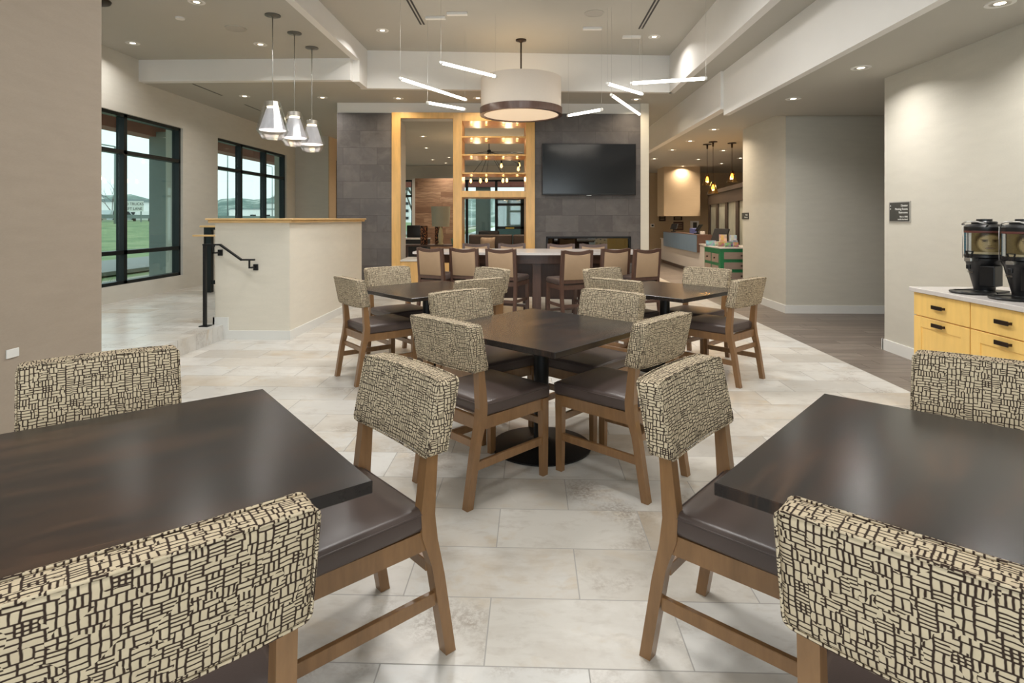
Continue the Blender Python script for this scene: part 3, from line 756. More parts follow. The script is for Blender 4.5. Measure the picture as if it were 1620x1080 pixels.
# ------------------------------------------------------------------ wall signs and plates
sg = thing('directional_sign', 'dark wall sign with white words by the corner of the right wall', 'sign', (3.7, 5.905, 1.44))
bm = BM(); box(bm, -.012, 0, -.155, .155, -.095, .095, .003, 1); obj('plate', bm, M['signface'], sg)
bm = BM(); box(bm, -.009, 0, -.165, .172, -.105, .105, .002, 1); obj('border', bm, M['grille'], sg)
for i, (s_, z, sz) in enumerate((('Elevator', .052, .031), ('Meeting Rooms', .018, .031), ('Restrooms', -.016, .031), ('This is a 100%', -.056, .022), ('smoke-free hotel', -.082, .022))):
    text('lettering', s_, (-.0125, -.135, z), (0, -1, 0), sz, M['letters'], sg, 'RIGHT')
for z, a in ((.062, 0), (.030, -90)):
    bm = BM(); pr = [(-.007, -.006), (.007, -.006), (0, .009)]
    if a: pr = [(y, -x) for x, y in pr]; pr = [(-x, y) for x, y in pr]
    prism(bm, [(y0+.135, z0+z) for y0, z0 in pr], 0, -.0135, -.012); obj('arrow', bm, M['letters'], sg)
sg = thing('room_sign', 'small dark sign on the pale wall edge beside the lobby', 'sign', (3.7, 10.07, 1.42))
bm = BM(); box(bm, -.012, 0, -.15, .15, -.055, .055, .003, 1); obj('plate', bm, M['signface'], sg)
text('lettering', 'Fitness', (-.0125, -.12, .008), (0, -1, 0), .035, M['letters'], sg, 'RIGHT')
text('lettering', 'Restroom', (-.0125, -.12, -.034), (0, -1, 0), .035, M['letters'], sg, 'RIGHT')
bm = BM(); box(bm, -2.975, -2.967, 3.17, 3.25, .575, .625, .002, 1); tag(obj('wall_plate', bm, M['base']), 'small white socket plate on the taupe pillar at the left edge', 'outlet')

# ------------------------------------------------------------------ ceiling fittings
def make_downlight():
    c = thing('downlight', '', 'ceiling light')
    bm = BM(); lathe(bm, [(.062, -.001), (.062, -.006), (.088, -.006), (.090, 0)], seg=28, cap=False); obj('ring', bm, M['white'], c, True)
    bm = BM(); lathe(bm, [(.063, -.0045), (.034, -.0035), (.034, -.0005)], seg=28, cap=False); obj('reflector', bm, M['reflector'], c, True)
    bm = BM(); lathe(bm, [(.034, -.003), (0, -.003)], seg=20, cap=False); obj('lens', bm, M['lens'], c)
    return c
dl = make_downlight(); first = [True]
def downlight(x, y, z, lab, p=18, col=(1, .96, .91), spread=2.5):
    if first[0]: dl.location = (x, y, z); dl['label'] = lab; dl['group'] = 'recessed ceiling lights'; first[0] = False
    else: dup(dl, (x, y, z), 0, lab)
    area('downlight_lamp', (x, y, z-.008), .06, p, col, spread=spread)
for x, y, lab in ((-2.136, 8.228, 'recessed ceiling light in the tray, left of the hanging tubes'), (1.834, 8.647, 'recessed ceiling light in the tray, at its right end by the slot'),): downlight(x, y, ZT, lab, 16)
for x, y, lab in ((-3.746, 6.341, 'recessed light at the top edge above the glass pendants'), (-5.504, 7.795, 'recessed light in the upper left ceiling nearest the window wall'), (-3.766, 7.91, 'recessed light in the upper left ceiling beside the second pendant canopy')): downlight(x, y, ZU, lab, 12)
for x, y, lab in ((-4.901, 9.716, 'recessed light behind the white beam, near the thin ceiling slots'), (-3.607, 9.862, 'recessed light behind the beam, above the third glass pendant'),
                  (-2.31, 9.98, 'recessed light washing the wall above the tall maple frame'), (-.922, 10.0, 'recessed light above the feature wall, left of the drum shade'), (1.848, 10.2, 'recessed light above the television')): downlight(x, y, ZC, lab, 8 if y > 9.97 else 10, (1, .84, .62) if y > 9.97 else (1, .94, .86))
for x, y, lab in ((3.197, 4.039, 'largest recessed light at the top right, above the coffee dispensers'), (3.209, 5.718, 'recessed light in the right soffit above the corner of the wall'), (3.209, 7.165, 'recessed light in the right soffit before the alcove')): downlight(x, y, ZR, lab, 14)
for i, (x, y) in enumerate(((3.193, 10.17), (3.194, 11.68), (3.197, 13.17), (3.2, 15.09), (4.395, 15.29), (5.372, 16.44), (4.396, 13.33), (5.38, 15.0), (4.5, 17.25))):
    downlight(x, y, ZL, ['recessed lobby light nearest us, first of the row along the soffit', 'second recessed lobby light along the soffit', 'third recessed lobby light along the soffit', 'fourth recessed lobby light, by the edge of the feature wall',
        'recessed lobby light left of the amber pendant cords', 'farthest right recessed lobby light', 'recessed lobby light right of the two joined amber pendants', 'recessed lobby light behind the single amber pendant', 'recessed lobby light washing the tan bulkhead'][i], 14 if i == 8 else 14 if i == 0 else 30, (1, .82, .62))
for i, (x, y) in enumerate(((-2.75, 14.6), (-3.1, 17.0), (-3.5, 20.4), (-2.8, 19.6), (-3.2, 21.6), (-.2, 15.5), (.9, 19))):
    downlight(x, y, ZC, ['recessed lounge light nearest the maple frame, seen through it', 'second recessed lounge light seen through the left opening', 'recessed lounge light left of the wood wall', 'recessed lounge light in the middle of the lounge ceiling', 'recessed lounge light nearest the far wall', 'recessed lounge light behind the shelves', 'recessed lounge light behind the television wall'][i], 26, (1, .86, .7))
for x, y, z in ((-4.2, 1.5, ZU), (-4.2, -2, ZU), (-4.4, 5.0, ZU), (3.2, 1.2, ZR), (3.2, -1.8, ZR)):
    downlight(x, y, z, 'recessed ceiling light above and behind the viewpoint, outside the view', 16 if z > 3 else 9, (1, .98, .95), 2.6)
def fill(x, y, z, p, lab):  # added lamps, unseen: broad light for the room and softer floor shadows
    t = thing('added_fill_light', lab, 'ceiling light', (x, y, z), 0, 'round flush lights added over the near tables')
    bm = BM(); lathe(bm, [(.46, 0), (.46, -.07), (.44, -.07), (.44, -.01)], seg=48, cap=False); obj('ring', bm, M['bronze'], t, True)
    bm = BM(); lathe(bm, [(.44, -.055), (0, -.055)], seg=48, cap=False); obj('diffuser', bm, M['diffuser'], t, True)
    area('added_fill_lamp', (0, 0, -.08), .84, p, (1, .985, .96), parent=t, spread=2.9)
fill(-1.2, 5.9, ZT, 70, 'round flush ceiling light in the tray, added unseen, left of the near table rows')
fill(.6, 5.7, ZT, 62, 'round flush ceiling light in the tray, added unseen, right of the near table rows')
fill(-.1, 3.0, ZT, 60, 'round flush ceiling light in the tray, added unseen, above the middle table')
fill(-.1, -.3, ZT, 45, 'round flush ceiling light in the tray, added unseen, above and behind the viewpoint')
dl_group = [o_ for o_ in bpy.data.objects if o_.get('label', '').startswith('recessed ceiling light above and behind')]
for o_ in dl_group: o_['group'] = 'recessed lights over the near tables'
def speaker(x, y, z, lab):
    t = thing('ceiling_speaker', lab, 'speaker', (x, y, z)); bm = BM(); lathe(bm, [(.13, 0), (.13, -.006), (.12, -.008)], seg=36, cap=False); obj('ring', bm, M['ceil'], t, True)
    bm = BM(); lathe(bm, [(.12, -.006), (0, -.005)], seg=36, cap=False); obj('grille', bm, M['grille'], t)
speaker(.833, 7.636, ZT, 'round speaker grille in the tray ceiling, right of the drum pendant'); speaker(-3.768, 7.243, ZU, 'round speaker grille in the upper left ceiling')
bm = BM(); lathe(bm, [(.0, -.02), (.05, -.018), (.055, 0)], -4.239, 6.833, 24); tag(obj('smoke_detector', bm, M['white'], None, True, (0, 0, ZU)), 'small round detector on the upper left ceiling', 'detector')
bm = BM(); lathe(bm, [(0, -.05), (.07, -.045), (.16, -.02), (.17, 0)], -4.86, 6.25, 32); tag(obj('dome_fixture', bm, M['bronze'], None, True, (0, 0, ZU)), 'dark round ceiling fixture cut off by the pillar, top left', 'ceiling fixture')
def slot(name, pts, z, wd, lab):
    bm = BM(); (x0, y0), (x1, y1) = pts
    t = thing(name, lab, 'vent', (0, 0, 0)); box(bm, x0-wd, x1+wd, y0, y1, z-.004, z); obj('flange', bm, M['ceil'], t)
    bm = BM(); n = 2 if wd > .04 else 1
    for i in range(n):
        c = (x0+x1)/2+(i-(n-1)/2)*wd*.9; box(bm, c-.012, c+.012, y0+.01, y1-.01, z-.006, z-.002)
    obj('opening', bm, M['slot'], t)
slot('linear_diffuser', ((-1.51, 5.5), (-1.51, 8.0)), ZT, .05, 'double slot diffuser in the tray ceiling, left of the white tubes')
slot('linear_diffuser', ((1.56, 5.5), (1.56, 8.28)), ZT, .05, 'double slot diffuser in the tray ceiling, right of the white tubes')
slot('linear_diffuser', ((-5.255, 8.78), (-5.255, 9.65)), ZC, .02, 'thin ceiling slot near the window wall, the longer one')
slot('linear_diffuser', ((-5.25, 10.4), (-5.25, 11.05)), ZC, .02, 'thin ceiling slot near the window wall, the shorter one farther off')

# drum pendant
t = thing('drum_pendant', 'big fabric drum pendant with dark bottom band', 'pendant light', (-.15, 8.73, 0))
bm = BM(); lathe(bm, [(.08, ZT), (.08, ZT-.02), (.03, ZT-.035), (.012, ZT-.05)], seg=28); obj('canopy', bm, M['bronze'], t, True)
bm = BM(); tube(bm, [(0, 0, ZT-.03), (0, 0, 3.44)], .012, 10); obj('rod', bm, M['bronze'], t, 'all')
bm = BM(); lathe(bm, [(.606, 3.02), (.606, 3.485), (.600, 3.485), (.600, 3.02)], seg=64, cap=False); obj('lamp_shade', bm, M['shade'], t, True)
bm = BM(); lathe(bm, [(.60, 2.93), (.622, 2.93), (.622, 3.035), (.606, 3.035), (.60, 3.02), (.565, 2.94), (.565, 2.93), (.60, 2.93)], seg=64, cap=False); obj('band', bm, M['espresso'], t, True)['label'] = 'dark bottom band of the drum'
bm = BM(); lathe(bm, [(.565, 2.945), (0, 2.950)], seg=48, cap=False); obj('diffuser', bm, M['diffuser'], t, True)
bm = BM()
for a in range(3): obox(bm, (0, 0, 3.44), (.6*math.cos(a*2.094), .6*math.sin(a*2.094), 3.44), .012, .006)
obj('spider', bm, M['bronze'], t)
for a in range(3): point('drum_lamp', (.2*math.cos(a*2.1), .2*math.sin(a*2.1), 3.25), 1.8, (1, .84, .62), .05, t)

# glowing tubes on wires
TUBES = [((-1.62, 7.058, 3.10), (-.938, 8.366, 3.10), 'longest glowing tube at the left of the hanging group'),
         ((-1.095, 6.909, 3.25), (-.459, 7.609, 3.25), 'highest glowing tube, ending before the drum shade'),
         ((-1.416, 7.789, 2.95), (-.949, 8.303, 2.95), 'lowest short glowing tube left of the drum shade'),
         ((.544, 8.583, 2.90), (.999, 8.103, 2.90), 'short glowing tube tilting up just right of the drum shade'),
         ((.97, 7.409, 3.10), (1.554, 8.064, 3.10), 'glowing tube sloping down beside the nearly level one'),
         ((1.195, 6.99, 3.00), (2.047, 6.767, 3.00), 'nearly level glowing tube at the far right of the group'),
         ((1.023, 7.389, 2.95), (1.646, 8.792, 2.95), 'steeply slanting glowing tube under the others at right')]
for a, b_, lab in TUBES:
    a, b_ = Vector(a), Vector(b_); L = (b_-a).length; dr = (b_-a).normalized()
    t = thing('tube_light', lab, 'tube light', a, 0, 'glowing tubes hung on wires')
    bm = BM(); tube(bm, [dr*.02, dr*(L-.02)], .019, 14); obj('tube', bm, M['tube'], t, 'all')
    for q in (0, L-.03):
        bm = BM(); tube(bm, [dr*q, dr*(q+.03)], .0205, 14); obj('end_cap', bm, M['white'], t, 'all')
    for q in (.015, L-.015):
        bm = BM(); p = dr*q; tube(bm, [p+Vector((0, 0, .02)), Vector((p.x, p.y, ZT-.003-a.z))], .0012, 5); obj('wire', bm, M['chrome'], t)
for x, y, lab in ((-1.28, 7.70, 'white ceiling canopy nearest the left slot diffuser'), (-.97, 7.55, 'white ceiling canopy above the drum, second from left'), (.87, 8.2, 'white ceiling canopy third from left, below the speaker'), (1.49, 8.6, 'white ceiling canopy nearest the right slot diffuser')):
    bm = BM(); box(bm, x-.135, x+.135, y-.03, y+.03, ZT-.035, ZT, .003, 1); tag(obj('light_canopy', bm, M['white']), lab, 'light canopy', 'white canopies feeding the tubes')

# three glass pendants at left
def make_glass_pendant():
    t = thing('glass_pendant', '', 'pendant light')
    bm = BM(); lathe(bm, [(.09, 0), (.09, -.012), (.02, -.018), (.006, -.03)], seg=28); obj('canopy', bm, M['nickel'], t, True)
    bm = BM(); tube(bm, [(0, 0, -.02), (0, 0, -1.07)], .006, 8); obj('rod', bm, M['chrome'], t, 'all')
    bm = BM(); lathe(bm, [(.082, -1.03), (.09, -1.04), (.183, -1.375), (.120, -1.475), (0, -1.478)], seg=12, cap=False); obj('glass_shade', bm, M['crystal'], t)
    bm = BM(); lathe(bm, [(.072, -1.12), (.152, -1.375), (.149, -1.375), (.069, -1.12)], seg=32, cap=False); obj('inner_shade', bm, M['mesh_white'], t, True)
    bm = BM(); lathe(bm, [(.07, -1.035), (.072, -1.095), (.0, -1.095)], seg=28); obj('socket_cap', bm, M['reflector'], t, True)
    bm = BM(); lathe(bm, [(.062, -1.098), (.062, -1.108), (0, -1.108)], seg=24); obj('glow_ring', bm, M['lens'], t)
    bm = BM(); lathe(bm, [(.02, -1.15), (.032, -1.19), (.03, -1.22), (0, -1.245)], seg=16); obj('bulb', bm, M['lens'], t, True)
    return t
gp = make_glass_pendant(); gp.location = (-3.08, 6.78, ZU); gp['label'] = 'clear glass cone pendant nearest us, largest of the three'; gp['group'] = 'glass pendants over the half wall'
dup(gp, (-3.09, 7.44, ZU), .3, 'clear glass cone pendant in the middle of the three'); dup(gp, (-3.11, 8.09, ZU), .6, 'clear glass cone pendant farthest right and lowest of the three')
for y in (6.78, 7.44, 8.09): point('pendant_lamp', (-3.09, y, ZU-1.30), 2.2, (1, .9, .78), .04)

# amber pendants in the lobby
def amber(loc, drop, lab):
    t = thing('amber_pendant', lab, 'pendant light', loc, 0, 'amber glass pendants in the lobby')
    bm = BM(); lathe(bm, [(.085, 0), (.085, -.015), (.01, -.02)], seg=24); obj('canopy', bm, M['bronze'], t, True)
    bm = BM(); tube(bm, [(0, 0, -.02), (0, 0, -.10)], .018, 8); tube(bm, [(0, 0, -.1), (0, 0, -drop)], .005, 8); obj('rod', bm, M['bronze'], t, 'all')
    bm = BM(); lathe(bm, [(.03, -drop), (.03, -drop-.05), (.015, -drop-.06)], seg=16); obj('socket', bm, M['bronze'], t, True)
    bm = BM(); lathe(bm, [(.035, -drop-.02), (.05, -drop-.07), (.065, -drop-.13), (.11, -drop-.24), (.107, -drop-.24), (.062, -drop-.13), (.047, -drop-.07), (.033, -drop-.02)], seg=24, cap=False); obj('glass_shade', bm, M['amber'], t, True)
    bm = BM(); lathe(bm, [(.012, -drop-.06), (.030, -drop-.12), (.028, -drop-.15), (0, -drop-.18)], seg=14); obj('bulb', bm, M['bulb'], t, True)
    point('amber_lamp', (0, 0, -drop-.2), 5, (1, .7, .4), .03, t)
amber((3.686, 12.185, ZL), .62, 'amber glass pendant, upper left of the two hanging together'); amber((3.681, 11.789, ZL), .81, 'amber glass pendant, lowest one'); amber((4.132, 11.998, ZL), .57, 'amber glass pendant hanging alone by the wall edge')

# ------------------------------------------------------------------ reception
t = thing('reception_desk', 'white stone reception desk with raised slate blue front panel', 'desk', (0, 0, 0))
bm = BM(); box(bm, 4.10, 4.42, 12.2, 18.3, .10, .74); obj('body', bm, M['quartz'], t)
bm = BM(); box(bm, 4.08, 4.46, 12.15, 18.35, .74, .77); obj('worktop', bm, M['quartz'], t)
bm = BM(); box(bm, 4.13, 4.4, 12.25, 18.25, 0, .10); obj('plinth', bm, M['espresso'], t)
bm = BM(); box(bm, 4.04, 4.10, 14.2, 17.75, .55, .97); obj('panel', bm, M['bluepanel'], t)['label'] = 'slate blue panel'
bm = BM(); box(bm, 4.04, 4.44, 14.15, 14.2, .55, .97); obj('panel_end', bm, M['espresso'], t)
bm = BM(); box(bm, 4.04, 4.4, 14.2, 17.75, .97, .985); obj('transaction_ledge', bm, M['espresso'], t)
def monitor(loc, rz, lab, w_=.42, h_=.30, tilt=.3):
    t = thing('monitor', lab, 'monitor', loc, rz); c, s = math.cos(tilt), math.sin(tilt)
    bm = BM(); vs = box(bm, -w_/2, w_/2, -.02, .02, 0, h_, .005, 1)
    for v in vs: y, z = v.co.y, v.co.z; v.co.y = y*c+z*s; v.co.z = z*c-y*s+.08
    obj('case', bm, M['plastic'], t)
    bm = BM(); tube(bm, [(0, .03, .0), (0, .06, .15)], .018, 8); obj('neck', bm, M['chrome'], t, 'all')
    bm = BM(); box(bm, -.10, .10, -.06, .10, 0, .012, .003, 1); obj('foot', bm, M['plastic'], t)
monitor((4.28, 13.35, .77), D(-60), 'black monitor seen from behind at the near end of the reception desk', .42, .32, .45)
def terminal(loc, rz, lab):
    t = thing('card_terminal', lab, 'card reader', loc, rz)
    bm = BM(); box(bm, -.06, .06, -.05, .05, 0, .03, .005, 1); box(bm, -.015, .015, 0, .03, .03, .12); obj('stand', bm, M['plastic'], t)
    bm = BM(); vs = box(bm, -.10, .10, -.015, .015, .08, .24, .005, 1)
    for v in vs: v.co.y += (v.co.z-.08)*.7
    obj('reader', bm, M['plastic'], t)
terminal((4.16, 17.0, .985), D(-40), 'small black terminal at the far end of the reception desk')
terminal((4.20, 14.75, .985), D(-130), 'small black terminal at the near end of the blue panel')
bm = BM(); box(bm, 4.22, 4.36, 15.2, 15.5, .985, 1.12, .004, 1); tag(obj('desk_organizer', bm, mat('blue_plastic', (88, 96, 150), .4)), 'blue organizer box on the reception ledge', 'organizer')
bm = BM(); box(bm, 4.20, 4.30, 14.4, 14.5, .985, 1.06, .01, 2); tag(obj('cup', bm, M['quartz']), 'white cup on the reception ledge beside the near terminal', 'cup')
# plates on the back wall
for x0, x1, z0, z1, m_, lab, cat in ((4.36, 4.58, 1.29, 1.50, M['bronze'], 'square dark plaque on the wall above the reception desk', 'plaque'), (4.85, 5.14, 1.32, 1.45, M['bronze'], 'small oblong plaque right of the square one', 'plaque'),
        (4.84, 5.18, .98, 1.27, M['espresso'], 'dark framed board behind the reception desk', 'board')):
    t = thing('wall_plaque', lab, cat, (0, 19.8, 0)); bm = BM(); box(bm, x0, x1, -.03, 0, z0, z1, .004, 1); obj('plate', bm, m_, t)
    bm = BM()
    for k in range(3):
        zz = z0+(z1-z0)*(.25+.25*k); box(bm, x0+.04, x1-.05, -.033, -.029, zz, zz+.012)
    obj('lettering', bm, M['tan'], t)
t = thing('framed_notice', 'white framed notice on the back wall behind the black monitor', 'picture frame', (0, 19.8, 0))
bm = BM(); box(bm, 5.42, 5.70, -.03, 0, .93, 1.30); obj('frame', bm, M['white'], t)
bm = BM(); box(bm, 5.50, 5.63, -.033, -.03, 1.0, 1.25); obj('print', bm, M['signface'], t)
t = thing('thermostat', 'white thermostat on the tan wall right of the feature wall', 'thermostat', (0, 19.8, 0))
bm = BM(); box(bm, 4.07, 4.2, -.03, 0, 1.08, 1.20, .005, 1); obj('case', bm, M['white'], t)
bm = BM(); box(bm, 4.10, 4.17, -.032, -.03, 1.12, 1.17); obj('display', bm, M['screen'], t)
# dark panelled partition with textured glass
A, B = Vector((5.3, 17.2, 0)), Vector((4.05, 10.9, 0)); B = Vector((4.62, 12.2, 0))
dv = (B-A); L = dv.length; ang = math.atan2(dv.y, dv.x)
t = thing('glass_partition', 'dark wooden partition with tall textured glass panels behind the brochures', 'partition', A, ang)
bm = BM(); box(bm, -.1, L+.1, -.06, .06, 1.78, 2.12); box(bm, -.1, L+.1, -.10, .10, 2.06, 2.16); box(bm, -.1, L+.1, -.06, .06, 0, .12); obj('frame', bm, M['dark'], t)
pm = mat('textured_glass', (150, 152, 140), .35, var=.3, vscale=9, stretch=(1, 1, .25))
n = 4
for i in range(n+1):
    x = L*i/n; bm = BM(); box(bm, x-.13, x+.13, -.05, .05, .12, 1.78); obj('mullion', bm, M['dark'], t)
for i in range(n):
    bm = BM(); box(bm, L*i/n+.13, L*(i+1)/n-.13, -.01, .01, .12, 1.78); obj('pane', bm, pm, t)
# green cabinet
t = thing('green_cabinet', 'green cabinet with taupe drawers at the edge of the pale wall', 'cabinet', (3.47, 10.7, 0))
bm = BM(); box(bm, 0, 1.0, 0, .95, .0, .82); obj('body', bm, M['green'], t)
bm = BM(); box(bm, -.02, 1.02, -.02, .97, .82, .845, .003, 1); obj('worktop', bm, M['quartz'], t)
for k in range(4):
    z = .63-.185*k
    bm = BM(); box(bm, .07, .80, -.018, 0, z, z+.125); d = obj('drawer', bm, M['greyfront'], t)
    bm = BM(); box(bm, .36, .50, -.045, -.035, z+.055, z+.075, .003, 1); box(bm, .37, .38, -.036, -.018, z+.06, z+.07); box(bm, .48, .49, -.036, -.018, z+.06, z+.07); obj('handle', bm, M['bronze'], d)
for yy in (.08, .52):
    for z0, z1 in ((.56, .72), (.10, .50)):
        bm = BM(); box(bm, -.015, 0, yy, yy+.36, z0, z1); d = obj('door_panel' if z1 < .6 else 'drawer', bm, M['greyfront'], t)
        if z1 > .6:
            bm = BM(); tube(bm, [(-.015, yy+.18, .64), (-.04, yy+.18, .64)], .014, 8); obj('knob', bm, M['bronze'], d, 'all')
# brochures
rb = random.Random(3); PAL = [(120, 170, 190), (190, 120, 100), (120, 160, 120), (210, 200, 190), (90, 110, 140), (200, 160, 110), (170, 190, 200)]
bms = []
for c in PAL:
    N = NT('brochure_paper'); vo = N.n('TexVoronoi', distance='CHEBYCHEV'); vo.inputs['Scale'].default_value = 22; N.l(N.obj(), vo.inputs['Vector'])
    hs = N.mix(.55, lin(c), vo.outputs['Color']); N.color(N.mix(.5, hs, lin(c))); N.b.inputs['Roughness'].default_value = .35; bms.append(N.m)
names = ['white and blue', 'red brown', 'green', 'pale', 'navy', 'orange', 'light blue']
spots = [(3.52, 11.4, .19, .10), (3.60, 11.05, .10, .08), (3.66, 10.85, .10, .08), (3.60, 11.25, .10, .09), (3.74, 10.95, .11, .10), (3.72, 11.3, .14, .22), (3.88, 11.2, .13, .21), (3.84, 10.95, .10, .12), (3.80, 10.82, .09, .09)]
pos_txt = ['lying lowest at the left end of the green cabinet', 'in the front row, left', 'in the front row, second from the left', 'in the row behind, left', 'in the front row, middle', 'standing tall in the back row, left one', 'standing tall in the back row, right one', 'in front of the tall right one', 'in the front row, rightmost']
for i, (x, y, w_, h_) in enumerate(spots):
    t = thing('brochure_stack', names[i % 7]+' brochure stack '+pos_txt[i], 'brochure', (x, y, .845), rb.uniform(-.3, .3), 'brochures on the green cabinet')
    bm = BM(); vs = box(bm, -w_/2, w_/2, -.01, .012, .0, h_)
    for v in vs: v.co.y += v.co.z*.25
    obj('paper', bm, bms[i % 7], t)
    bm = BM(); box(bm, -w_/2-.006, w_/2+.006, -.02, -.016, 0, .04); box(bm, -w_/2-.006, w_/2+.006, -.02, .05, 0, .004); obj('holder', bm, M['clear'], t)

# ------------------------------------------------------------------ lounge behind the feature wall
sbox('wall_lounge_wood', M['barnwood'], -4.45, -2.72, 22.0, 22.1, 0, 2.92)
sbox('wall_lounge_edge', M['reveal'], -4.56, -4.45, 21.98, 22.1, 0, 2.92)
sbox('wall_lounge_back', M['wall_l'], -6.3, 2.8, 22.8, 23.0, 2.92, 3.5)
sbox('wall_lounge_left', M['wall_l'], -6.3, -6.1, 17, 23, 0, 3.5)
bm = BM()
for x in (-6.0, -5.4, -4.72, -2.55, -1.38, .9, 2.0): box(bm, x-.05, x+.05, 22.85, 22.95, 0, 2.92)
for z in (.03, 2.28, 2.89): box(bm, -6.1, 2.7, 22.85, 22.95, z-.04, z+.04)
wd_ = struct('window_5', bm, M['frame'])
bm = BM(); box(bm, -6.1, 2.7, 22.90, 22.906, 0, 2.9); struct('pane', bm, M['glass'], parent=wd_)
bm = BM()
box(bm, -1.40, .95, 22.6, 22.84, 2.12, 2.28)
for x in (-1.36, -.36, -.28, .9): box(bm, x-.05, x+.05, 22.66, 22.74, 0, 2.12)
for z in (.05, 1.02, 1.93): box(bm, -1.36, .9, 22.66, 22.74, z-.05, z+.05)
dr_ = struct('door_1', bm, M['frame'])
bm = BM(); box(bm, -1.0, -.66, 22.64, 22.66, .985, 1.03); o_ = obj('sticker', bm, mat('yellow_sticker', (205, 180, 70), .5), dr_)
bm = BM(); box(bm, -1.3, .85, 22.69, 22.70, .1, 1.9); struct('pane', bm, M['glass'], parent=dr_)
t = thing('sofa', 'long dark brown leather sofa seen through the maple screen', 'sofa', (-.5, 16.2, 0))
bm = BM()
for i in range(3): box(bm, -1.25+i*1.25, -.02+i*1.25, -.10, .12, .40, .93, .05, 3)
obj('backrest', bm, M['sofa'], t, True)
bm = BM(); box(bm, -1.3, 2.55, -.85, .1, .12, .44, .04, 3); obj('seat', bm, M['sofa'], t, True)
for x in (-1.2, 2.4):
    for y in (-.75, .02):
        bm = BM(); box(bm, x-.03, x+.03, y-.03, y+.03, 0, .12); obj('leg', bm, M['espresso'], t)
def pillow(loc, rz, s, m_, lab):
    bm = BM(); n = 10; g = {}
    for sd in (-1, 1):
        for i in range(n+1):
            for j in range(n+1):
                u, v = i/n*2-1, j/n*2-1; th = .09*(1-u**4)*(1-v**4)
                k = (i, j, sd if abs(u) < 1 and abs(v) < 1 else 0)
                if k not in g: g[k] = bm.verts.new((u*s/2*(1-.06*(1-v*v)), sd*th, (v*(1-.06*(1-u*u))+1)*s/2))
    for sd in (-1, 1):
        for i in range(n):
            for j in range(n):
                q = [g[(a, b_, sd) if (a, b_, sd) in g else (a, b_, 0)] for a, b_ in ((i, j), (i+1, j), (i+1, j+1), (i, j+1))]
                bm.faces.new(q)
    bmesh.ops.recalc_face_normals(bm, faces=bm.faces[:])
    return tag(obj('pillow', bm, m_, None, 'all', loc, rz), lab, 'pillow')
N = NT('striped_fabric'); wv = N.n('TexWave'); wv.inputs['Scale'].default_value = 9; wv.bands_direction = 'X'; N.l(N.obj(), wv.inputs[0]); N.color(N.mix(wv.outputs['Fac'], lin((120, 96, 80)), lin((186, 168, 146)))); N.b.inputs['Roughness'].default_value = .9; M['stripe'] = N.m
pillow((-1.2, 15.98, .44), .15, .42, M['stripe'], 'striped beige pillow leaning on the dark sofa')
t = thing('armchair', 'dark low armchair behind the sofa, its back just above it', 'armchair', (-1.75, 19.5, 0))
bm = BM(); box(bm, -.02, .68, -.1, .05, .3, .97, .04, 3); obj('backrest', bm, M['plastic'], t, True)
bm = BM(); box(bm, -.02, .68, -.05, .6, .15, .42, .04, 3); obj('seat', bm, M['plastic'], t, True)
for x in (.03, .62):
    bm = BM(); box(bm, x-.02, x+.02, .5, .54, 0, .15); obj('leg', bm, M['black'], t)
    bm = BM(); box(bm, x-.02, x+.02, -.05, -.01, 0, .3); obj('leg', bm, M['black'], t)
# side table and lamp
t = thing('table_lamp', 'table lamp with big pale drum shade in front of the wood wall', 'lamp', (-2.20, 14.0, .74))
bm = BM(); lathe(bm, [(.21, .44), (.235, .93)], seg=40, cap=False); obj('lamp_shade', bm, mat('grey_green_shade', (168, 166, 148), .8, var=.03), t, 'all')
bm = BM(); lathe(bm, [(.07, 0), (.075, .02), (.05, .04), (.065, .20), (.045, .36), (.015, .44), (.012, .6)], seg=24); obj('lamp_base', bm, mat('ivory_ceramic', (196, 180, 140), .3, var=.08), t, True)
t = thing('console_table', 'dark console table under the lamp and log towers', 'table', (-2.4, 14.1, 0))
bm = BM(); box(bm, -.75, .75, -.22, .28, .70, .74, .004, 1); obj('tabletop', bm, M['espresso'], t)
for x in (-.7, .7):
    for y in (-.18, .24):
        bm = BM(); box(bm, x-.025, x+.025, y-.025, y+.025, 0, .70); obj('leg', bm, M['espresso'], t)
N = NT('log_slices'); vo = N.n('TexVoronoi'); vo.inputs['Scale'].default_value = 26; N.l(N.obj(), vo.inputs['Vector'])
N.color(N.ramp(vo.outputs['Distance'], [(.25, lin((172, 118, 78))), (.45, lin((120, 66, 40))), (.55, lin((16, 10, 8)))])); N.bump(vo.outputs['Distance'], .6, .01); N.b.inputs['Roughness'].default_value = .7; M['logs'] = N.m
for x, y, lab in ((-2.62, 14.05, 'tower of small log slices on the console, the left one by the narrow window'), (-2.29, 14.22, 'tower of small log slices just left of the pale lamp base')):
    bm = BM(); lathe(bm, [(.085, 0), (.09, .01), (.09, .45), (.085, .46), (0, .46)], seg=28); tag(obj('log_tower', bm, M['logs'], None, True, (x, y, .74)), lab, 'ornament', 'log towers')
bm = BM(); lathe(bm, [(.05, 0), (.07, .02), (.08, .14), (.075, .15), (.06, .02)], seg=20, cap=False); tag(obj('green_pot', bm, mat('teal_glaze', (92, 130, 112), .3), None, True, (-1.88, 14.1, .74)), 'small green pot right of the lamp base', 'pot')
t = thing('office_chair', 'dark chair in front of the narrow far window', 'chair', (-4.0, 19.6, 0))
bm = BM(); box(bm, -.24, .24, -.05, .03, .62, 1.15, .03, 3); obj('backrest', bm, M['plastic'], t, True)
bm = BM(); box(bm, -.25, .25, -.05, .45, .42, .50, .03, 3); obj('seat', bm, M['plastic'], t, True)
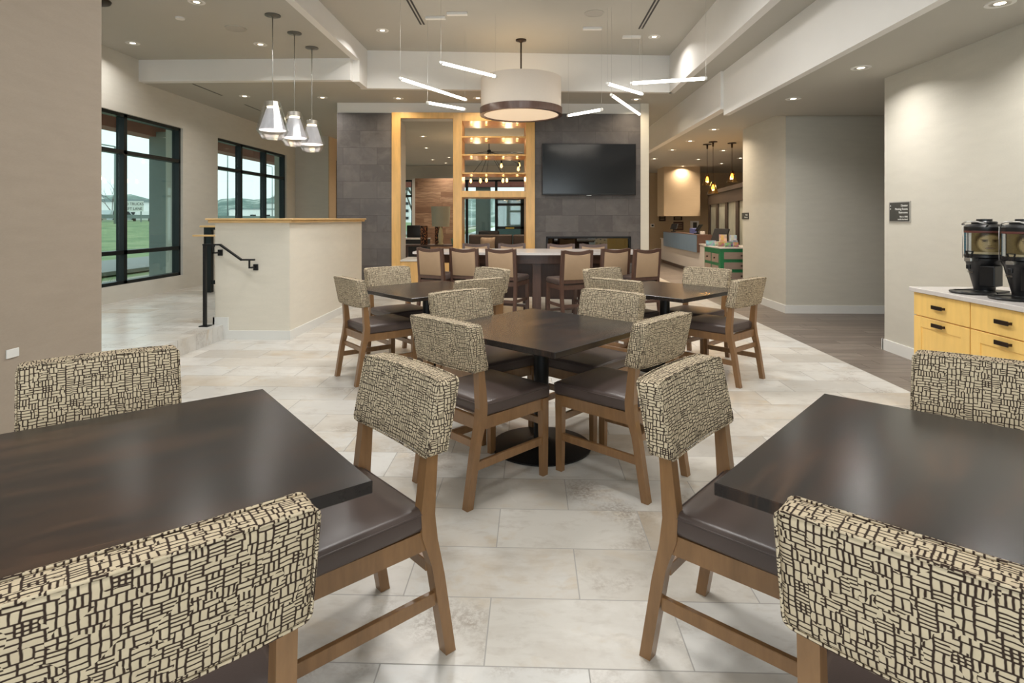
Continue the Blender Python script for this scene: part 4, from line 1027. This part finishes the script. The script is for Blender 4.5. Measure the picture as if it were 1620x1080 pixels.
for a in range(4):
    bm = BM(); obox(bm, (0, .2, .42), (.25*math.cos(a*PI/2+.78), .2+.25*math.sin(a*PI/2+.78), 0), .03, .03); obj('leg', bm, M['black'], t)
t = thing('lounge_desk', 'black low desk at the far narrow window', 'desk', (-3.75, 18.9, 0))
bm = BM(); box(bm, -.4, .4, -.3, .3, .70, .74); obj('tabletop', bm, M['quartz'], t)
bm = BM(); box(bm, -.38, .38, -.28, .28, 0, .70); obj('body', bm, M['plastic'], t)
# filament chandelier
t = thing('filament_chandelier', 'black spider chandelier with bare glowing bulbs behind the shelves', 'chandelier', (-1.09, 15.0, 0))
bm = BM(); lathe(bm, [(.08, ZC), (.08, ZC-.02), (0, ZC-.03)], seg=20); obj('canopy', bm, M['black'], t)
bm = BM(); tube(bm, [(0, 0, ZC), (0, 0, 3.13)], .01, 8); obj('rod', bm, M['black'], t, 'all')
bm = BM(); lathe(bm, [(0, 3.19), (.05, 3.16), (.05, 3.10), (0, 3.07)], seg=16); obj('hub', bm, M['black'], t, True)
for x, z, y in ((.335, 2.72, -.3), (.78, 2.78, .1), (.77, 2.63, -.4), (-.5, 2.37, .2), (-.2, 2.34, -.3), (-.1, 2.40, .4), (.37, 2.35, -.2), (.45, 2.39, .3), (-.75, 2.9, .1), (.95, 3.0, .5)):
    bm = BM(); tube(bm, [(0, 0, 3.12), (x, y, z+.14)], .007, 6); a = obj('arm', bm, M['black'], t, 'all')
    bm = BM(); lathe(bm, [(.022, z+.15), (.022, z+.07), (.015, z+.06)], x, y, 12); obj('socket', bm, M['black'], a, True)
    bm = BM(); lathe(bm, [(.014, z+.06), (.032, z), (.030, z-.03), (0, z-.06)], x, y, 14); obj('bulb', bm, M['bulb'], a, True)
for x, y in ((.5, .1), (-.3, -.1)): point('chandelier_lamp', (x, y, 2.45), 14, (1, .72, .42), .1, t)

# ------------------------------------------------------------------ outside
def meshgrid_ground():
    bm = BM(); xs = [-6.2, -7, -9, -12, -16, -20, -26, -34, -44]; zs = [-.05, -.05, -.02, .1, .2, .35, .75, 1.15, 1.25]
    ys = [-10+5*i for i in range(26)]
    V = [[bm.verts.new((x, y, z)) for y in ys] for x, z in zip(xs, zs)]
    for i in range(len(xs)-1):
        for j in range(len(ys)-1): bm.faces.new((V[i][j], V[i+1][j], V[i+1][j+1], V[i][j+1]))
    return bm
N = NT('lawn'); f = N.noise(N.mapping(N.obj(), (1, .5, 1)), .9, 5, .6)
N.color(N.ramp(f, [(.35, lin((104, 128, 88))), (.6, lin((140, 156, 112))), (.8, lin((160, 160, 130)))])); N.b.inputs['Roughness'].default_value = .95; M['lawn'] = N.m
struct('ground_lawn', meshgrid_ground(), M['lawn'])
bm = BM(); prism(bm, [(-12.6, -10), (-9.8, -10), (-9.8, 110), (-12.6, 110)], 2, .05, .14); struct('ground_drive', bm, M['asphalt'])
bm = BM(); prism(bm, [(-9.2, -10), (-7.8, -10), (-7.8, 110), (-9.2, 110)], 2, -.04, .03); struct('ground_path', bm, mat('pale_path', (186, 180, 166), .9, var=.05))
bm = BM(); box(bm, -60, -36, -10, 110, 1.1, 1.2); struct('ground_road', bm, M['asphalt'])
bm = BM(); box(bm, -6.9, -6.3, 24, 60, -.1, -.05); box(bm, -30, 12, 23.4, 60, -.15, -.06); struct('ground_forecourt', bm, M['asphalt'])
sbox('column_outside', M['concrete'], -8.05, -7.55, 11.9, 12.4, -.1, 3.2)
sbox('column_outside', M['concrete'], -2.35, -1.75, 24.5, 25.1, -.1, 3.2); sbox('column_outside', M['concrete'], .4, 3.4, 25.5, 26.0, -.1, 3.2)
sbox('trim_outside_beam', M['redbeam'], -8.3, -7.9, -2, 23, 3.1, 4.1)
sbox('trim_outside_soffit', M['white'], -7.9, -6.3, -2, 23, 3.45, 3.55)
sbox('trim_outside_beam', M['redbeam'], -6, 5, 24.4, 24.8, 2.72, 3.6)
sbox('ground_wall_outside', M['concrete'], -1.6, 2.5, 27, 27.2, -.1, 2.5)
# road barrier, sign, posts, vehicles
t = thing('crash_barrier', 'low road barrier along the top of the grass bank', 'barrier', (-34.5, 0, 1.1))
bm = BM(); box(bm, -.1, .1, -5, 105, .30, .62); obj('rail', bm, M['concrete'], t)
bm = BM()
for k in range(55): box(bm, -.08, .08, -5+2*k, -4.85+2*k, 0, .62)
o_ = obj('posts', bm, M['bronze'], t); o_['kind'] = 'stuff'
t = thing('road_sign', 'white road sign about trucks and the left lane beyond the lawn', 'sign', (-33.0, 46.8, 0))
bm = BM(); box(bm, -.86, .86, -.03, .03, 1.98, 2.84); obj('sign_board', bm, M['white'], t)
bm = BM(); box(bm, -.65, -.58, .03, .1, 1.1, 2.8); box(bm, .58, .65, .03, .1, 1.1, 2.8); obj('post', bm, M['concrete'], t)
text('lettering', 'NO TRUCKS', (.02, -.035, 2.50), (1, 0, 0), .32, M['plastic'], t, 'CENTER', .003); text('lettering', 'LEFT LANE', (.02, -.035, 2.10), (1, 0, 0), .32, M['plastic'], t, 'CENTER', .003)
t = thing('highway_sign', 'green highway sign seen low in the second window', 'sign', (-45.8, 108, 0))
bm = BM(); box(bm, -2.1, 2.1, -.05, .05, .3, 2.6); obj('sign_board', bm, mat('sign_green', (60, 160, 120), .5, var=.03), t)
bm = BM(); box(bm, -1.6, -1.45, .05, .2, -1, 2.5); box(bm, 1.45, 1.6, .05, .2, -1, 2.5); obj('post', bm, M['concrete'], t)
for i, (x, y, h_, lab) in enumerate(((-31, 42.0, 9, 'tall thin lamp post left of the road sign'), (-46, 86, 17, 'tall lamp post in the middle of the second window'), (-45.5, 100, 14, 'lamp post at the right of the second window'))):
    t = thing('lamp_post', lab, 'lamp post', (x, y, 0), 0, 'lamp posts along the road')
    bm = BM(); tube(bm, [(0, 0, 0), (0, 0, h_*.75)], .10, 8, r2=.06); obj('pole', bm, M['concrete'], t, 'all')
    bm = BM(); tube(bm, [(0, 0, h_*.75), (-1.6, 0, h_*.78)], .05, 6); box(bm, -2.1, -1.5, -.12, .12, h_*.78-.03, h_*.78+.06); obj('lamp_arm', bm, M['concrete'], t)
def vehicle(loc, L_, H_, m_, lab):
    t = thing('vehicle', lab, 'vehicle', loc, D(90)); bm = BM()
    prism(bm, [(-L_/2, .3), (L_/2, .3), (L_/2, H_*.55), (L_*.32, H_*.6), (L_*.18, H_), (-L_*.42, H_), (-L_/2, H_*.6)], 1, -.9, .9); obj('body', bm, m_, t)
    for x in (-L_*.32, L_*.32):
        bm = BM(); b2 = bmesh.new(); lathe(b2, [(.33, -.95), (.33, .95)], seg=18)
        for v in b2.verts: v.co = Vector((v.co.x+x, v.co.z, v.co.y+.33))
        merge(bm, b2); obj('wheel', bm, M['plastic'], t)
    bm = BM(); prism(bm, [(-L_*.38, H_*.62), (L_*.26, H_*.62), (L_*.15, H_*.93), (-L_*.36, H_*.93)], 1, -.92, .92); obj('window', bm, M['screen'], t)
vehicle((-46, 62.5, .8), 4.6, 1.5, mat('silver_paint', (190, 196, 198), .3, .4), 'silver car on the road behind the barrier, left of the mullion')
vehicle((-44, 66, .7), 4.6, 1.5, M['white'], 'white car on the road behind the barrier, near the sign')
vehicle((-44, 55, .7), 4.4, 1.5, mat('tan_paint', (170, 160, 150), .3, .3), 'tan car on the road behind the barrier, by the taupe pillar')
# far buildings
for i, (x, y, w_, d_, h_, lab) in enumerate(((-120, 135, 26, 20, 7, 'long pale warehouse far beyond the first window'), (-70, 100, 10, 8, 4.2, 'low white building behind the road sign'), (-110, 235, 26, 20, 5, 'pale low building on the hillside in the second window'), (-130, 300, 22, 20, 9, 'white building higher on the hillside in the second window'), (-85, 210, 14, 10, 5, 'small pale shed low in the second window'))):
    t = thing('far_building', lab, 'building', (x, y, 0), D(30), 'buildings across the road')
    bm = BM(); box(bm, -w_/2, w_/2, -d_/2, d_/2, -3, h_); obj('wall', bm, M['white'], t)
    bm = BM(); box(bm, -w_/2-.3, w_/2+.3, -d_/2-.3, d_/2+.3, h_, h_+.5); obj('roof', bm, M['concrete'], t)
    bm = BM()
    for k in range(5): box(bm, -w_/2+w_*(k+.3)/5, -w_/2+w_*(k+.7)/5, -d_/2-.05, -d_/2, h_*.3, h_*.6)
    obj('windows', bm, M['screen'], t)['kind'] = 'stuff'
t = thing('apartment_tower', 'white apartment tower seen through the narrow lounge window', 'building', (-33, 150, 0))
bm = BM(); box(bm, -14, 1.6, 0, 10, 0, 16); obj('wall', bm, M['white'], t)
for k in range(8):
    bm = BM(); box(bm, -.9, 1.0, -.6, 0, 1.2+k*1.9, 1.9+k*1.9); obj('balcony', bm, M['screen'], t)
# hills
bm = BM(); n = 60; pts = []
for i in range(n+1):
    a = D(92+i*80/n); R_ = 420; x, y = R_*math.cos(a), R_*math.sin(a); hh = 14+5*math.sin(i*.5)+3*math.sin(i*1.3+1)
    pts.append((bm.verts.new((x*.72, y*.72, -3)), bm.verts.new((x, y, hh)), bm.verts.new((x*1.3, y*1.3, hh*.6))))
for a, b_ in zip(pts, pts[1:]): bm.faces.new((a[0], b_[0], b_[1], a[1])); bm.faces.new((a[1], b_[1], b_[2], a[2]))
N = NT('hill_trees'); f = N.noise(N.obj(), .06, 6, .7); N.color(N.ramp(f, [(.4, lin((104, 124, 118))), (.55, lin((132, 148, 140))), (.62, lin((190, 196, 190)))])); N.b.inputs['Roughness'].default_value = 1; M['hill'] = N.m
struct('ground_hills', bm, M['hill'], smooth=True)
# bare trees
M['bark'] = mat('bark', (108, 100, 92), .9, var=.1)
def bare_tree(name, loc, h_, seed, lab, r=.12, leaf=None, grp=None):
    rr = random.Random(seed); bm = BM(); tips = []
    def grow(p, d, L_, r_, k):
        q = p+d*L_; tube(bm, [p, q], r_, 5 if k > 2 else 3, r2=r_*.65)
        if k == 0: tips.append(q); return
        for _ in range(3 if k > 1 else 2):
            e = (d+Vector((rr.uniform(-1, 1), rr.uniform(-1, 1), rr.uniform(-.3, .6)))*.75).normalized(); grow(q, e, L_*rr.uniform(.6, .85), r_*.62, k-1)
    grow(Vector((0, 0, 0)), Vector((0, 0, 1)), h_*.28, r, 4)
    t = thing(name, lab, 'tree', loc, 0, grp); obj('trunk', bm, M['bark'], t)
    if leaf:
        bm = BM()
        for q in tips:
            for _ in range(14):
                p = q+Vector([rr.gauss(0, h_*.06) for _ in range(3)]); a = Vector([rr.uniform(-1, 1) for _ in range(3)]).normalized(); b_ = a.orthogonal().normalized(); s = h_*.03
                bm.faces.new([bm.verts.new(p+a*s), bm.verts.new(p+b_*s*.5), bm.verts.new(p-a*s), bm.verts.new(p-b_*s*.5)])
        obj('foliage', bm, leaf, t)
for i, (x, y, h_, lab) in enumerate(((-58, 78, 8, 'bare tree behind the barrier at the pillar edge'), (-56, 88, 7, 'bare tree just right of the thick mullion'), (-60, 70, 7, 'bare tree farthest left in the first window'), (-62, 104, 7.5, 'bare tree behind the road sign'), (-50, 114, 9, 'bare tree at the right edge of the second window'))):
    bare_tree('bare_tree', (x, y, 0), h_, i+4, lab, .10, None, 'bare trees across the road')
lf = mat('spring_leaves', (120, 150, 96), .8, var=.15)
bare_tree('leafy_tree', (-9.3, 45, 0), 7, 21, 'leafy green tree outside the narrow lounge window', .12, lf)
# plants under the first window
def tuft(loc, n, h_, seed, lab, m_, name='grass_clump', sp=.12, stem=.006):
    rr = random.Random(seed); bm = BM()
    for _ in range(n):
        p = Vector((rr.gauss(0, sp), rr.gauss(0, sp), 0)); d = Vector((rr.gauss(0, .3), rr.gauss(0, .3), 1)).normalized(); L_ = h_*rr.uniform(.5, 1)
        tube(bm, [p, p+d*L_*.5, p+d*L_+Vector((d.x, d.y, -.1))*L_*.3], stem, 4, r2=stem*.2)
    tag(obj(name, bm, m_, None, False, loc), lab, 'plant')
gr = mat('grass_blades', (120, 140, 70), .8, var=.2); st_ = mat('dry_stems', (110, 96, 84), .8)
tuft((-7.05, 8.75, -.05), 70, .62, 2, 'green grass clump at the foot of the first window, right of the mullion', gr, sp=.16)
tuft((-7.05, 9.3, -.05), 60, .50, 3, 'low green clump in front of the outside column', gr, sp=.16)
tuft((-7.0, 8.1, -.05), 70, .55, 5, 'grass clump under the bare stems by the pillar', gr, sp=.16)
tuft((-7.0, 8.05, -.05), 10, 1.0, 4, 'bare upright stems outside the first window', st_, 'bare_shrub', .10, .008)
tuft((-7.05, 7.8, -.05), 10, .9, 6, 'second bare shrub outside, nearest the taupe pillar', st_, 'bare_shrub', .10, .008)
